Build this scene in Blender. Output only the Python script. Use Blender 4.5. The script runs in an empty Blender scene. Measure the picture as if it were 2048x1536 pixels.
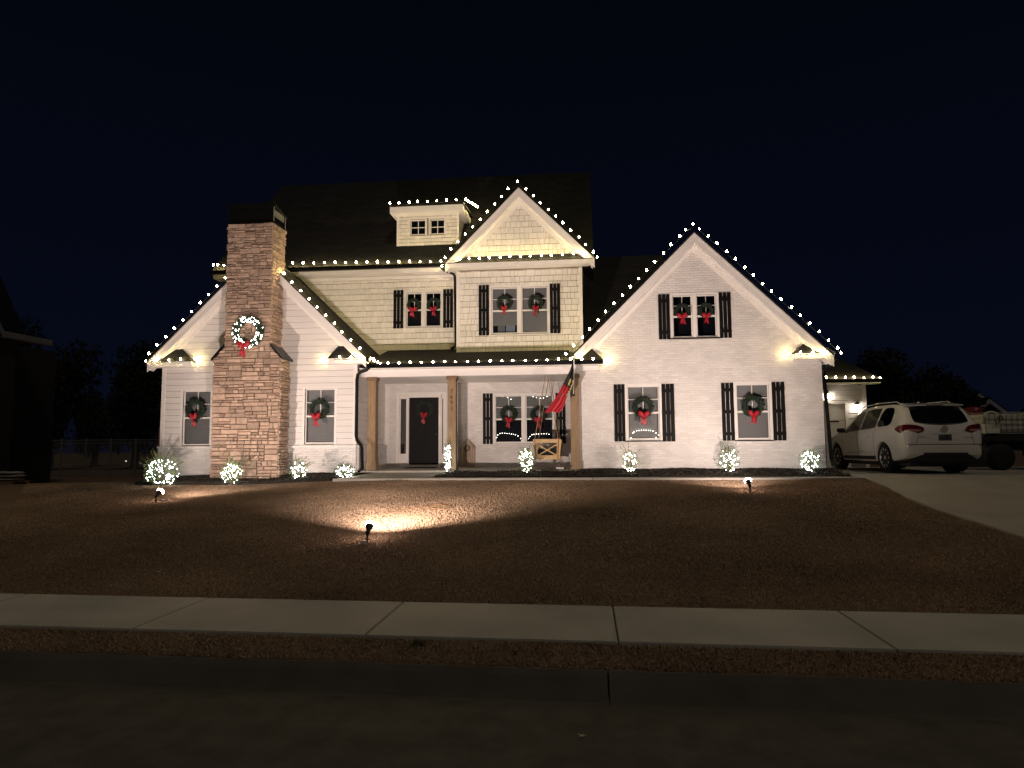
import bpy, bmesh, math, random
from math import sin, cos, tan, pi, radians, sqrt
from mathutils import Vector, Matrix
import numpy as np
random.seed(7); rng = np.random.default_rng(7)
C = bpy.context.scene.collection
S = bpy.context.scene

# ------------------------------------------------------------------ camera
F_PX, YAW, TILT, ROLL, EYE = 1400.0, 5.95, 5.17, 0.37, 0.60
_y, _t, _r = radians(YAW), radians(TILT), radians(ROLL)
_f = Vector((-sin(_y) * cos(_t), cos(_y) * cos(_t), sin(_t)))
_a = Vector((cos(_y), sin(_y), 0)); _u = _a.cross(_f)
_a2 = _a * cos(_r) - _u * sin(_r); _u2 = _u * cos(_r) + _a * sin(_r)
camd = bpy.data.cameras.new('camera'); cam = bpy.data.objects.new('camera', camd); C.objects.link(cam)
cam.matrix_world = Matrix(((_a2.x, _u2.x, -_f.x, 0), (_a2.y, _u2.y, -_f.y, 0), (_a2.z, _u2.z, -_f.z, EYE), (0, 0, 0, 1)))
camd.sensor_width = 36; camd.lens = 36 * F_PX / 2048; camd.clip_end = 800; camd.clip_start = 0.05
S.camera = cam
# survey helpers: a sighting on the facade plane Y, or on level ground z
def at(px, py, Y):
    d = _a2 * ((px - 1024) / F_PX) + _u2 * ((768 - py) / F_PX) + _f
    k = Y / d.y
    return Vector((k * d.x, Y, EYE + k * d.z))

# ------------------------------------------------------------------ world, fill sun, exposure
w = bpy.data.worlds.new('World'); S.world = w; w.use_nodes = True
nt = w.node_tree; nt.nodes.clear()
wo = nt.nodes.new('ShaderNodeOutputWorld'); bg = nt.nodes.new('ShaderNodeBackground')
tc = nt.nodes.new('ShaderNodeTexCoord'); sx = nt.nodes.new('ShaderNodeSeparateXYZ'); cr = nt.nodes.new('ShaderNodeValToRGB')
nt.links.new(tc.outputs['Generated'], sx.inputs[0]); nt.links.new(sx.outputs['Z'], cr.inputs[0])
nt.links.new(cr.outputs[0], bg.inputs[0]); nt.links.new(bg.outputs[0], wo.inputs[0])
e = cr.color_ramp.elements
e[0].position = 0.0; e[0].color = (0.0022, 0.0034, 0.0092, 1)
e[1].position = 0.55; e[1].color = (0.0011, 0.0016, 0.0040, 1)
x = e.new(0.18); x.color = (0.0017, 0.0028, 0.0076, 1)
bg.inputs[1].default_value = 1.0
sd = bpy.data.lights.new('foreground_fill', 'SUN'); sun = bpy.data.objects.new('foreground_fill', sd); C.objects.link(sun)
sd.energy = 0.27; sd.angle = radians(14); sd.color = (1.0, 0.86, 0.68)  # added sun lamp fills the foreground in place of street lamp light
sun.rotation_euler = (radians(38), 0, radians(32))
S.view_settings.view_transform = 'Standard'; S.view_settings.look = 'None'
S.view_settings.exposure = 0.0; S.view_settings.gamma = 1.0
S.render.engine = 'CYCLES'
cy = S.cycles
cy.use_denoising = True
try: cy.denoiser = 'OPENIMAGEDENOISE'
except Exception: pass
cy.max_bounces = 5; cy.diffuse_bounces = 3; cy.glossy_bounces = 3; cy.transparent_max_bounces = 12
cy.sample_clamp_indirect = 2.0; cy.use_light_tree = True
cy.caustics_reflective = False; cy.caustics_refractive = False

# ------------------------------------------------------------------ materials
def mat(name, col, rough=0.7, metal=0.0, var=0.0, vscale=6.0, bump=0.0, bscale=30.0, spec=0.4, island=0.0, emit=None, estr=0.0, coat=0.0, stretch=None):
    m = bpy.data.materials.new(name); m.use_nodes = True
    n = m.node_tree.nodes; l = m.node_tree.links; b = n['Principled BSDF']
    b.inputs['Base Color'].default_value = (*col, 1); b.inputs['Roughness'].default_value = rough
    b.inputs['Metallic'].default_value = metal; b.inputs['Specular IOR Level'].default_value = spec
    if coat: b.inputs['Coat Weight'].default_value = coat; b.inputs['Coat Roughness'].default_value = 0.08
    t = n.new('ShaderNodeTexCoord'); src = t.outputs['Object']
    if stretch:
        mp = n.new('ShaderNodeMapping'); mp.inputs['Scale'].default_value = stretch; l.new(src, mp.inputs[0]); src = mp.outputs[0]
    out = None
    if var:
        tx = n.new('ShaderNodeTexNoise'); tx.inputs['Scale'].default_value = vscale; tx.inputs['Detail'].default_value = 6; l.new(src, tx.inputs[0])
        mr = n.new('ShaderNodeMapRange'); mr.inputs[1].default_value = .25; mr.inputs[2].default_value = .75; mr.inputs[3].default_value = 1 - var; mr.inputs[4].default_value = 1 + var
        l.new(tx.outputs[0], mr.inputs[0]); mx = n.new('ShaderNodeVectorMath'); mx.operation = 'SCALE'; mx.inputs[0].default_value = col
        l.new(mr.outputs[0], mx.inputs['Scale']); out = mx.outputs[0]
    if island:
        g = n.new('ShaderNodeNewGeometry'); mr = n.new('ShaderNodeMapRange'); mr.inputs[3].default_value = 1 - island; mr.inputs[4].default_value = 1 + island
        l.new(g.outputs['Random Per Island'], mr.inputs[0]); mx = n.new('ShaderNodeVectorMath'); mx.operation = 'SCALE'; mx.inputs[0].default_value = col
        if out is not None: l.new(out, mx.inputs[0])
        l.new(mr.outputs[0], mx.inputs['Scale']); out = mx.outputs[0]
    if out is not None: l.new(out, b.inputs['Base Color'])
    if bump:
        bt = n.new('ShaderNodeTexNoise'); bt.inputs['Scale'].default_value = bscale; bt.inputs['Detail'].default_value = 5; l.new(src, bt.inputs[0])
        bp = n.new('ShaderNodeBump'); bp.inputs['Strength'].default_value = 1; bp.inputs['Distance'].default_value = bump
        l.new(bt.outputs[0], bp.inputs['Height']); l.new(bp.outputs[0], b.inputs['Normal'])
    if emit:
        b.inputs['Emission Color'].default_value = (*emit, 1); b.inputs['Emission Strength'].default_value = estr
    return m
def brick_mat(name, col, mort, bw=.2, bh=.065, ms=.008, bump=.004, rough=.75, var=.06, axes='XZ', offset=.5):
    m = mat(name, col, rough, bump=0); n = m.node_tree.nodes; l = m.node_tree.links; b = n['Principled BSDF']
    t = n.new('ShaderNodeTexCoord'); s = n.new('ShaderNodeSeparateXYZ'); c = n.new('ShaderNodeCombineXYZ'); l.new(t.outputs['Object'], s.inputs[0])
    if axes == 'XZ':
        ad = n.new('ShaderNodeMath'); l.new(s.outputs['X'], ad.inputs[0]); l.new(s.outputs['Y'], ad.inputs[1]); l.new(ad.outputs[0], c.inputs[0]); l.new(s.outputs['Z'], c.inputs[1])
    elif axes == 'YZ+':
        l.new(s.outputs['Y'], c.inputs[0]); l.new(s.outputs['Z'], c.inputs[1])
    bt = n.new('ShaderNodeTexBrick'); l.new(c.outputs[0], bt.inputs[0]); bt.inputs['Scale'].default_value = 1; bt.inputs['Brick Width'].default_value = bw
    bt.inputs['Row Height'].default_value = bh; bt.inputs['Mortar Size'].default_value = ms; bt.inputs['Mortar Smooth'].default_value = .6
    bt.offset = offset
    bt.inputs['Color1'].default_value = (*col, 1); bt.inputs['Color2'].default_value = (*[v * (1 - var * 2) for v in col], 1); bt.inputs['Mortar'].default_value = (*mort, 1)
    nz = n.new('ShaderNodeTexNoise'); nz.inputs['Scale'].default_value = 2.2; nz.inputs['Detail'].default_value = 7; l.new(t.outputs['Object'], nz.inputs[0])
    mr = n.new('ShaderNodeMapRange'); mr.inputs[1].default_value = .3; mr.inputs[2].default_value = .7; mr.inputs[3].default_value = 1 - var; mr.inputs[4].default_value = 1 + var; l.new(nz.outputs[0], mr.inputs[0])
    mx = n.new('ShaderNodeVectorMath'); mx.operation = 'SCALE'; l.new(bt.outputs['Color'], mx.inputs[0]); l.new(mr.outputs[0], mx.inputs['Scale']); l.new(mx.outputs[0], b.inputs['Base Color'])
    n2 = n.new('ShaderNodeTexNoise'); n2.inputs['Scale'].default_value = 28; n2.inputs['Detail'].default_value = 5; l.new(t.outputs['Object'], n2.inputs[0])
    sb = n.new('ShaderNodeMath'); sb.operation = 'MULTIPLY_ADD'; sb.inputs[1].default_value = .55; l.new(n2.outputs[0], sb.inputs[0])
    iv = n.new('ShaderNodeMath'); iv.operation = 'SUBTRACT'; iv.inputs[0].default_value = 1; l.new(bt.outputs['Fac'], iv.inputs[1]); l.new(iv.outputs[0], sb.inputs[2])
    bp = n.new('ShaderNodeBump'); bp.inputs['Strength'].default_value = 1; bp.inputs['Distance'].default_value = bump; l.new(sb.outputs[0], bp.inputs['Height']); l.new(bp.outputs[0], b.inputs['Normal'])
    return m
def glass_mat(name, tint=(.9, .93, .95), gl=.10):
    m = bpy.data.materials.new(name); m.use_nodes = True; n = m.node_tree.nodes; l = m.node_tree.links; n.clear()
    o = n.new('ShaderNodeOutputMaterial'); mx = n.new('ShaderNodeMixShader'); t = n.new('ShaderNodeBsdfTransparent'); g = n.new('ShaderNodeBsdfGlossy')
    t.inputs[0].default_value = (*tint, 1); g.inputs['Roughness'].default_value = .02; g.inputs[0].default_value = (1, 1, 1, 1)
    lw = n.new('ShaderNodeLayerWeight'); lw.inputs[0].default_value = .35; mr = n.new('ShaderNodeMapRange'); mr.inputs[3].default_value = gl; mr.inputs[4].default_value = .9
    l.new(lw.outputs['Fresnel'], mr.inputs[0]); l.new(mr.outputs[0], mx.inputs[0]); l.new(t.outputs[0], mx.inputs[1]); l.new(g.outputs[0], mx.inputs[2]); l.new(mx.outputs[0], o.inputs[0])
    return m
def emit_mat(name, col, st, sample=True):
    m = bpy.data.materials.new(name); m.use_nodes = True; n = m.node_tree.nodes; l = m.node_tree.links; n.clear()
    o = n.new('ShaderNodeOutputMaterial'); e = n.new('ShaderNodeEmission'); e.inputs[0].default_value = (*col, 1); e.inputs[1].default_value = st
    l.new(e.outputs[0], o.inputs[0])
    if not sample: m.cycles.emission_sampling = 'NONE'
    return m
WARM = (1.0, .78, .34); COOL = (.86, 1.0, .86)
M = dict(
 trim=mat('white trim paint', (.78, .75, .70), .5, var=.04, vscale=3, bump=.0008, bscale=40),
 siding=mat('white fibre cement siding', (.74, .71, .67), .6, var=.05, vscale=2, bump=.002, bscale=60, stretch=(.6, 1, 6), island=.03),
 shake=mat('cream shake siding', (.78, .75, .68), .7, var=.07, vscale=5, bump=.004, bscale=30, stretch=(5, 1, .8), island=.07),
 backing=mat('grey lap shade backing', (.24, .22, .19), .9), backing2=mat('tan lap shade backing', (.27, .235, .155), .9), nroof=mat('unlit shingles', (.006, .0065, .009), .95, spec=.1),  # dark backing colours put lap shadow lines into the siding gaps
 brick=brick_mat('white painted brick', (.74, .71, .67), (.645, .615, .575), bump=.005, var=.07),
 roof=brick_mat('dark asphalt shingles', (.015, .0148, .0135), (.010, .010, .010), .3, .14, .008, .012, .9, .3),
 black=mat('black painted wood', (.0055, .005, .005), .6, var=.2, vscale=8, bump=.001, spec=.15),
 gutter=mat('black gutter metal', (.010, .010, .010), .32, .3),
 metalroof=mat('dark bronze metal', (.012, .012, .010), .35, .5),
 wood=mat('stained cedar', (.25, .168, .088), .6, var=.28, vscale=3.5, bump=.002, bscale=12, stretch=(9, 9, .9)),
 woodcap=mat('brown cedar cap', (.20, .125, .065), .6, var=.2, bump=.002, stretch=(1, 9, 9)),
 oldwood=mat('weathered grey brown boards', (.33, .25, .18), .8, var=.3, vscale=4, bump=.003, bscale=14, stretch=(9, 9, .9), island=.2),
 pine=mat('yellow pine', (.52, .34, .15), .55, var=.18, vscale=4, bump=.001, bscale=14, stretch=(2, 2, 2)),
 stone=mat('brown ledge stone', (.385, .278, .205), .85, var=.24, vscale=7, bump=.014, bscale=18, island=.30),
 mortar=mat('dark mortar', (.10, .075, .06), .95, bump=.01, bscale=30),
 glass=glass_mat('window glass'), carglass=glass_mat('tinted car glass', (.03, .035, .035), .08),
 clearglass=glass_mat('lightly tinted car glass', (.35, .38, .37), .08),
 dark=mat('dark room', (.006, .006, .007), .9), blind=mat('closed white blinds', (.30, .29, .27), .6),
 grass=mat('dormant brown lawn', (.165, .108, .066), .95, var=.32, vscale=1.4, bump=.02, bscale=24),
 blade=mat('dry grass blades', (.360, .255, .165), .9, island=.30, var=.5, vscale=.45),
 concrete=mat('pale concrete', (.36, .335, .29), .85, var=.14, vscale=1.1, bump=.002, bscale=50),
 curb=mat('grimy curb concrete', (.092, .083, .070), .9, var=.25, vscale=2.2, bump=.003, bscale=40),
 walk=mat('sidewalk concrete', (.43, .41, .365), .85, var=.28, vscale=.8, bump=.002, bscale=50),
 asphalt=mat('old asphalt', (.082, .077, .064), .92, var=.32, vscale=5, bump=.004, bscale=70),
 mulch=mat('dark mulch', (.020, .017, .013), .95, var=.6, vscale=18, bump=.03, bscale=30),
 chip=mat('mulch chips', (.045, .036, .026), .95, island=.8),
 leaf=mat('shrub leaves', (.13, .165, .06), .6, island=.5), twig=mat('twigs', (.09, .06, .035), .9),
 fir=mat('wreath fir needles', (.014, .028, .015), .7, island=.6), red=mat('red ribbon', (.36, .010, .022), .45, var=.12, vscale=20),
 c9=emit_mat('warm roof bulb', WARM, 250), led=emit_mat('cool mini light', (.90, .97, .93), 54), ledy=emit_mat('warm mini light', (.96, 1.0, .80), 50),
 wire=mat('dark green wire', (.008, .014, .008), .6), lens=emit_mat('floodlight lens', (1, .73, .64), 95),
 blk=mat('black plastic', (.012, .012, .012), .4), rubber=mat('tyre rubber', (.009, .009, .009), .8, bump=.003),
 car=mat('pearl white car paint', (.82, .805, .77), .13, 0, spec=.5, coat=1.0), carblk=mat('dark car plastic', (.018, .016, .016), .55),
 chrome=mat('polished alloy', (.58, .57, .54), .30, .45), tail=mat('red tail light plastic', (.13, .004, .009), .12, spec=.8, coat=1),
 tail2=mat('pale red lens strip', (.48, .22, .20), .15, coat=1), plate=mat('number plate', (.07, .07, .09), .35, var=.9, vscale=16),
 door=mat('charcoal door paint', (.005, .005, .005), .6, spec=.2), brass=mat('dark bronze numerals', (.045, .028, .014), .4, .6),
 cordo=mat('orange extension cord', (.28, .14, .055), .5), whitep=mat('white plastic', (.7, .7, .66), .5),
 tote=mat('milky plastic tank', (.62, .60, .50), .5, var=.15), steel=mat('galvanised steel', (.26, .26, .25), .45, .6),
 tree=mat('dark tree leaves', (.010, .012, .008), .95, island=.5), bark=mat('bark', (.055, .045, .035), .95, bump=.01),
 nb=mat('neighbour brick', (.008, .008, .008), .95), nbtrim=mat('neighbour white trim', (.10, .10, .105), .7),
 flagd=mat('dark flag cloth', (.016, .022, .024), .7), flagr=mat('red flag cloth', (.46, .016, .030), .55), flagg=mat('gold flag trim', (.62, .52, .20), .6),
 flagw=mat('faded white flag print', (.50, .36, .32), .7), cushion=mat('black cushion', (.012, .012, .013), .9),
 rope=mat('brown rope', (.26, .18, .11), .9), bag=mat('pale sack plastic', (.30, .28, .23), .5, var=.3, vscale=4), leafd=mat('dry pale leaf', (.50, .44, .33), .8),
 redp=mat('faded red plastic', (.16, .02, .02), .4), mat_=mat('black doormat', (.015, .013, .012), .95),
 sconce=emit_mat('garage lantern glow', (1, .84, .70), 42), stem=mat('green weed', (.06, .08, .02), .9), screen=mat('pale carton', (.30, .34, .42), .7),
)

# ------------------------------------------------------------------ object helpers
def org(o):
    v = Vector((0, 0, 0))
    while o is not None: v = v + o.location; o = o.parent
    return v
def thing(name, label, cat, loc=(0, 0, 0), group=None, rz=0):
    o = bpy.data.objects.new(name, None); C.objects.link(o); o.location = loc; o.rotation_euler = (0, 0, rz); o.empty_display_size = .2
    o['label'] = label; o['category'] = cat
    if group: o['group'] = group
    return o
def tag(o, label, cat, group=None):
    o['label'] = label; o['category'] = cat
    if group: o['group'] = group
    return o
def kind(o, k): o['kind'] = k; return o
class MB:
    def __init__(s): s.v = []; s.f = []; s.m = []; s.cm = 0
    def add(s, vs, fs, mi=None):
        b = len(s.v); s.v += [tuple(q) for q in vs]; s.f += [tuple(b + i for i in q) for q in fs]; s.m += [s.cm if mi is None else mi] * len(fs); return s
    def box(s, x0, x1, y0, y1, z0, z1):
        return s.add([(x0, y0, z0), (x1, y0, z0), (x1, y1, z0), (x0, y1, z0), (x0, y0, z1), (x1, y0, z1), (x1, y1, z1), (x0, y1, z1)],
                     [(0, 3, 2, 1), (4, 5, 6, 7), (0, 1, 5, 4), (1, 2, 6, 5), (2, 3, 7, 6), (3, 0, 4, 7)])
    def prism(s, poly, y0, y1):      # polygon in XZ extruded along Y
        n = len(poly); v = [(p[0], y0, p[1]) for p in poly] + [(p[0], y1, p[1]) for p in poly]
        return s.add(v, [tuple(range(n)), tuple(range(2 * n - 1, n - 1, -1))] + [(i, i + n, (i + 1) % n + n, (i + 1) % n) for i in range(n)])
    def prismx(s, poly, x0, x1):     # polygon in YZ extruded along X
        n = len(poly); v = [(x0, p[0], p[1]) for p in poly] + [(x1, p[0], p[1]) for p in poly]
        return s.add(v, [tuple(range(n)), tuple(range(2 * n - 1, n - 1, -1))] + [(i, i + n, (i + 1) % n + n, (i + 1) % n) for i in range(n)])
    def prismz(s, poly, z0, z1):
        n = len(poly); v = [(p[0], p[1], z0) for p in poly] + [(p[0], p[1], z1) for p in poly]
        return s.add(v, [tuple(range(n)), tuple(range(2 * n - 1, n - 1, -1))] + [(i, i + n, (i + 1) % n + n, (i + 1) % n) for i in range(n)])
    def slab(s, quad, t):            # planar polygon thickened downwards
        n = len(quad); q = [Vector(p) for p in quad]; nr = (q[1] - q[0]).cross(q[2] - q[0]).normalized()
        if nr.z < 0: nr = -nr
        v = q + [p - nr * t for p in q]
        return s.add(v, [tuple(range(n)), tuple(range(2 * n - 1, n - 1, -1))] + [(i, i + n, (i + 1) % n + n, (i + 1) % n) for i in range(n)])
    def tube(s, path, r, n=8, cap=True):
        P = [Vector(p) for p in path]; R = r if isinstance(r, (list, tuple)) else [r] * len(P); b = len(s.v)
        for i, p in enumerate(P):
            t = (P[min(i + 1, len(P) - 1)] - P[max(i - 1, 0)]).normalized()
            u = t.cross(Vector((0, 0, 1)) if abs(t.z) < .9 else Vector((1, 0, 0))).normalized(); w_ = t.cross(u)
            for k in range(n):
                a = 2 * pi * k / n; s.v.append(tuple(p + u * (R[i] * cos(a)) + w_ * (R[i] * sin(a))))
        for i in range(len(P) - 1):
            for k in range(n):
                s.f.append((b + i * n + k, b + i * n + (k + 1) % n, b + (i + 1) * n + (k + 1) % n, b + (i + 1) * n + k)); s.m.append(s.cm)
        if cap:
            s.f.append(tuple(b + k for k in reversed(range(n)))); s.m.append(s.cm); e_ = b + (len(P) - 1) * n; s.f.append(tuple(e_ + k for k in range(n))); s.m.append(s.cm)
        return s
    def bar(s, a, b, wx, wz):        # rectangular bar between two points
        a = Vector(a); b = Vector(b); t = (b - a).normalized(); u = t.cross(Vector((0, 1, 0)) if abs(t.y) < .9 else Vector((0, 0, 1))).normalized(); w_ = t.cross(u)
        v = [p + u * (i * wx / 2) + w_ * (j * wz / 2) for p in (a, b) for i, j in ((-1, -1), (1, -1), (1, 1), (-1, 1))]
        return s.add(v, [(0, 3, 2, 1), (4, 5, 6, 7), (0, 1, 5, 4), (1, 2, 6, 5), (2, 3, 7, 6), (3, 0, 4, 7)])
    def lathe(s, prof, c=(0, 0, 0), n=24, axis='Z'):
        b = len(s.v)
        for r, h in prof:
            for k in range(n):
                a = 2 * pi * k / n; q = (r * cos(a), r * sin(a), h)
                if axis == 'Y': q = (q[0], q[2], q[1])
                if axis == 'X': q = (q[2], q[0], q[1])
                s.v.append((q[0] + c[0], q[1] + c[1], q[2] + c[2]))
        for i in range(len(prof) - 1):
            for k in range(n): s.f.append((b + i * n + k, b + i * n + (k + 1) % n, b + (i + 1) * n + (k + 1) % n, b + (i + 1) * n + k)); s.m.append(s.cm)
        s.f.append(tuple(b + k for k in range(n))); s.m.append(s.cm); s.f.append(tuple(b + (len(prof) - 1) * n + k for k in range(n))); s.m.append(s.cm)
        return s
    def xform(s, mtx, i0=0):
        s.v[i0:] = [tuple(mtx @ Vector(q)) for q in s.v[i0:]]; return s
    def build(s, name, m, parent=None, smooth=False, bevel=0, local=False, fix=True):
        me = bpy.data.meshes.new(name); o_ = Vector((0, 0, 0)) if local or parent is None else org(parent)
        me.from_pydata([(a - o_.x, b - o_.y, c - o_.z) for a, b, c in s.v], [], s.f)
        for mm in (m if isinstance(m, list) else [m]): me.materials.append(mm)
        if isinstance(m, list): me.polygons.foreach_set('material_index', s.m)
        if smooth: me.polygons.foreach_set('use_smooth', [True] * len(me.polygons))
        if fix and len(s.f) < 20000:
            bm = bmesh.new(); bm.from_mesh(me); bmesh.ops.recalc_face_normals(bm, faces=bm.faces)
            if bevel: bmesh.ops.bevel(bm, geom=[e_ for e_ in bm.edges if e_.is_manifold and e_.calc_face_angle(0) > .6], offset=bevel, segments=2, affect='EDGES', clamp_overlap=True)
            bm.to_mesh(me); bm.free()
        me.update(); o = bpy.data.objects.new(name, me); C.objects.link(o)
        if parent is not None: o.parent = parent
        return o
def copy_obj(o, parent=None, loc=None, rot=None, scale=None):
    c = o.copy(); C.objects.link(c)
    if parent is not None: c.parent = parent
    if loc is not None: c.location = loc
    if rot is not None: c.rotation_euler = rot
    if scale is not None: c.scale = scale
    return c
def smooth01(t): t = max(0.0, min(1.0, t)); return t * t * (3 - 2 * t)

# ------------------------------------------------------------------ ground
SK = .018
def gz(x, y0):
    y = y0 + SK * (max(-20, min(20, x)) + 1) * max(0, min(1, (9 - y0) / 2))
    if y < 4.70: z = -1.14
    elif y < 5.15: z = -1.14 + .11 * (y - 4.70) / .45
    elif y < 5.62: z = -.965 + .055 * (y - 5.15) / .47
    elif y < 6.83: z = -.94
    elif y < 17.2: z = -.915 + (.725) * (y - 6.83) / 10.37
    else: z = -.19
    if y > 7: z -= .14 * smooth01((-x - 4.5) / 5.5) * smooth01((y - 8) / 7)
    if y > 15: z += .05 * smooth01((x - 4) / 3) * smooth01((y - 15) / 4)
    if x < -12: z -= .35 * smooth01((-x - 12) / 10) * smooth01((y - 14) / 12)
    if y > 24: z -= .15 * smooth01((y - 24) / 20)
    return z
def skew(mb): mb.v = [(a, b - SK * (max(-20, min(20, a)) + 1), c) for a, b, c in mb.v]; return mb
xs = sorted(set([-260, -180, -120, -90, -70, -55, -45, -38, -32, -28, -25] + [round(-23 + .5 * i, 2) for i in range(86)] + [21, 23, 26, 30, 36, 45, 60, 80, 110, 170, 260]))
ys = sorted(set([-60, -30, -15, -8, -4, 0, 2, 4] + [round(4.4 + .06 * i, 3) for i in range(46)] + [round(7.15 + .35 * i, 2) for i in range(50)] + [25, 26, 28, 30, 33, 37, 42, 48, 56, 70, 90, 130, 200, 320]))
g = MB(); g.v = [(a, b, gz(a, b)) for b in ys for a in xs]; nx = len(xs)
g.f = [(j * nx + i, j * nx + i + 1, (j + 1) * nx + i + 1, (j + 1) * nx + i) for j in range(len(ys) - 1) for i in range(nx - 1)]; g.m = [0] * len(g.f)
kind(g.build('lawn', M['grass'], smooth=True, fix=False), 'structure')
# road, curb, sidewalk, driveway
r_ = MB(); r_.add([(x_, y_, z_) for z_ in (-1.30, -1.09) for y_ in (-9, 4.81) for x_ in (-60, -20, 20, 60)], [(i + k + 0, i + k + 1, i + k + 5, i + k + 4) for i in (0, 8) for k in range(3)] + [(4 + k, 5 + k, 13 + k, 12 + k) for k in range(3)]); skew(r_); kind(r_.build('road', M['asphalt']), 'structure')
cb = MB(); joint_x = [.13 + 6.1 * k for k in range(-20, 20)]
for a, b in zip(joint_x[:-1], joint_x[1:]):
    cb.prismx([(4.80, -1.30), (4.80, -1.094), (4.86, -1.088), (4.93, -1.060), (5.06, -.990), (5.13, -.964), (5.16, -.968), (5.16, -1.30)], a + .006, b - .006)
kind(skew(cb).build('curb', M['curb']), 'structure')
sw = MB()
for k in range(-16, 18):
    a = at(1225, 1212, 6.84).x + 2.02 * k
    sw.box(a + .006, a + 2.014, 5.62, 6.84, -1.1, -.895)
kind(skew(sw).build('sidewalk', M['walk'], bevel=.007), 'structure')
dw = MB()
def dz(y): return max(gz(5.9, y), -1) + .035 if y > 6.9 else -.89
yy = [6.85, 8, 9.5, 11, 12.5, 14, 15.5, 17, 18.5, 20, 22, 24.2]
edge = lambda y: 5.86 + .55 * smooth01((y - 12.5) / 4.4)
for a, b in zip(yy[:-1], yy[1:]):
    for x0a, x0b, x1 in ((edge(a), edge(b), 6.9), (6.9, 6.9, 10.2), (10.2, 10.2, 19)):
        q = [(x0a, a + .004, dz(a)), (x1, a + .004, dz(a)), (x1, b - .004, dz(b)), (x0b, b - .004, dz(b))]
        dw.add(q + [(p[0], p[1], p[2] - .12) for p in q], [(0, 1, 2, 3), (0, 4, 5, 1), (1, 5, 6, 2), (2, 6, 7, 3), (3, 7, 4, 0)])
kind(dw.build('driveway', M['concrete']), 'structure')
# garden path in front of the beds and up to the porch
pw = MB(); zp = -.15
for a, b in ((-6.3, -3.6), (-3.6, .15), (.15, 3.2), (3.2, 6.42)): pw.box(a + .006, b - .006, 17.05, 17.62, -.4, zp)
pw.add([(-6.3, 17.63, zp), (-4.0, 17.63, zp), (-3.55, 18.62, -.05), (-5.6, 18.62, -.05), (-6.3, 17.63, -.4), (-4.0, 17.63, -.4), (-3.55, 18.62, -.4), (-5.6, 18.62, -.4)],
       [(0, 1, 2, 3), (0, 4, 5, 1), (1, 5, 6, 2), (3, 7, 4, 0)])
kind(pw.build('path', M['concrete']), 'structure')
# lawn blades (uncountable)
def blades(name, n, xr, yr, hmin, hmax, skip, m):
    X = rng.uniform(*xr, n * 3); Y = rng.uniform(*yr, n * 3); keep = np.array([not skip(a, b) for a, b in zip(X, Y)]); X = X[keep][:n]; Y = Y[keep][:n]; n = len(X)
    Z = np.array([gz(a, b) for a, b in zip(X, Y)]) - .004; A = rng.uniform(0, 2 * pi, n); H = rng.uniform(hmin, hmax, n); W = rng.uniform(.003, .006, n) * (1 + Y / 12)
    ln = rng.normal(0, .6, (n, 2)) * H[:, None]; dx = np.cos(A) * W; dy = np.sin(A) * W
    V = np.empty((n, 3, 3)); V[:, 0] = np.stack([X - dx, Y - dy, Z], 1); V[:, 1] = np.stack([X + dx, Y + dy, Z], 1); V[:, 2] = np.stack([X + ln[:, 0], Y + ln[:, 1], Z + H], 1)
    me = bpy.data.meshes.new(name); me.vertices.add(3 * n); me.vertices.foreach_set('co', V.reshape(-1)); me.loops.add(3 * n); me.loops.foreach_set('vertex_index', np.arange(3 * n, dtype=np.int32))
    me.polygons.add(n); me.polygons.foreach_set('loop_start', np.arange(0, 3 * n, 3, dtype=np.int32)); me.update(); me.validate(); me.materials.append(m)
    o = bpy.data.objects.new(name, me); C.objects.link(o); kind(o, 'stuff'); return o
def noturf(a, b):
    b2 = b + SK * (a + 1)
    if 5.60 < b2 < 6.855 or b2 < 5.17: return True
    if a > edge(b) - .01: return True
    if b > 17.03 and a > -6.25: return True
    if b > 17.35 + .25 * sin(a * 1.7) and a > -11.9: return True
    return a < -.80 * b - 1 or a > .66 * b + 1.5
gb = blades('grass', 560000, (-19, 9), (5.0, 19.5), .008, .024, noturf, M['blade']); tag(gb, 'short dry brown winter grass covering the front yard', 'grass')

gb2 = blades('grass', 230000, (-10, 9), (5.0, 13.5), .009, .025, lambda a, b: noturf(a, b) or random.random() > ((13.6 - b) / 8.6) ** 2, M['blade']); tag(gb2, 'dry brown winter grass beside the sidewalk and in the verge', 'grass')

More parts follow.
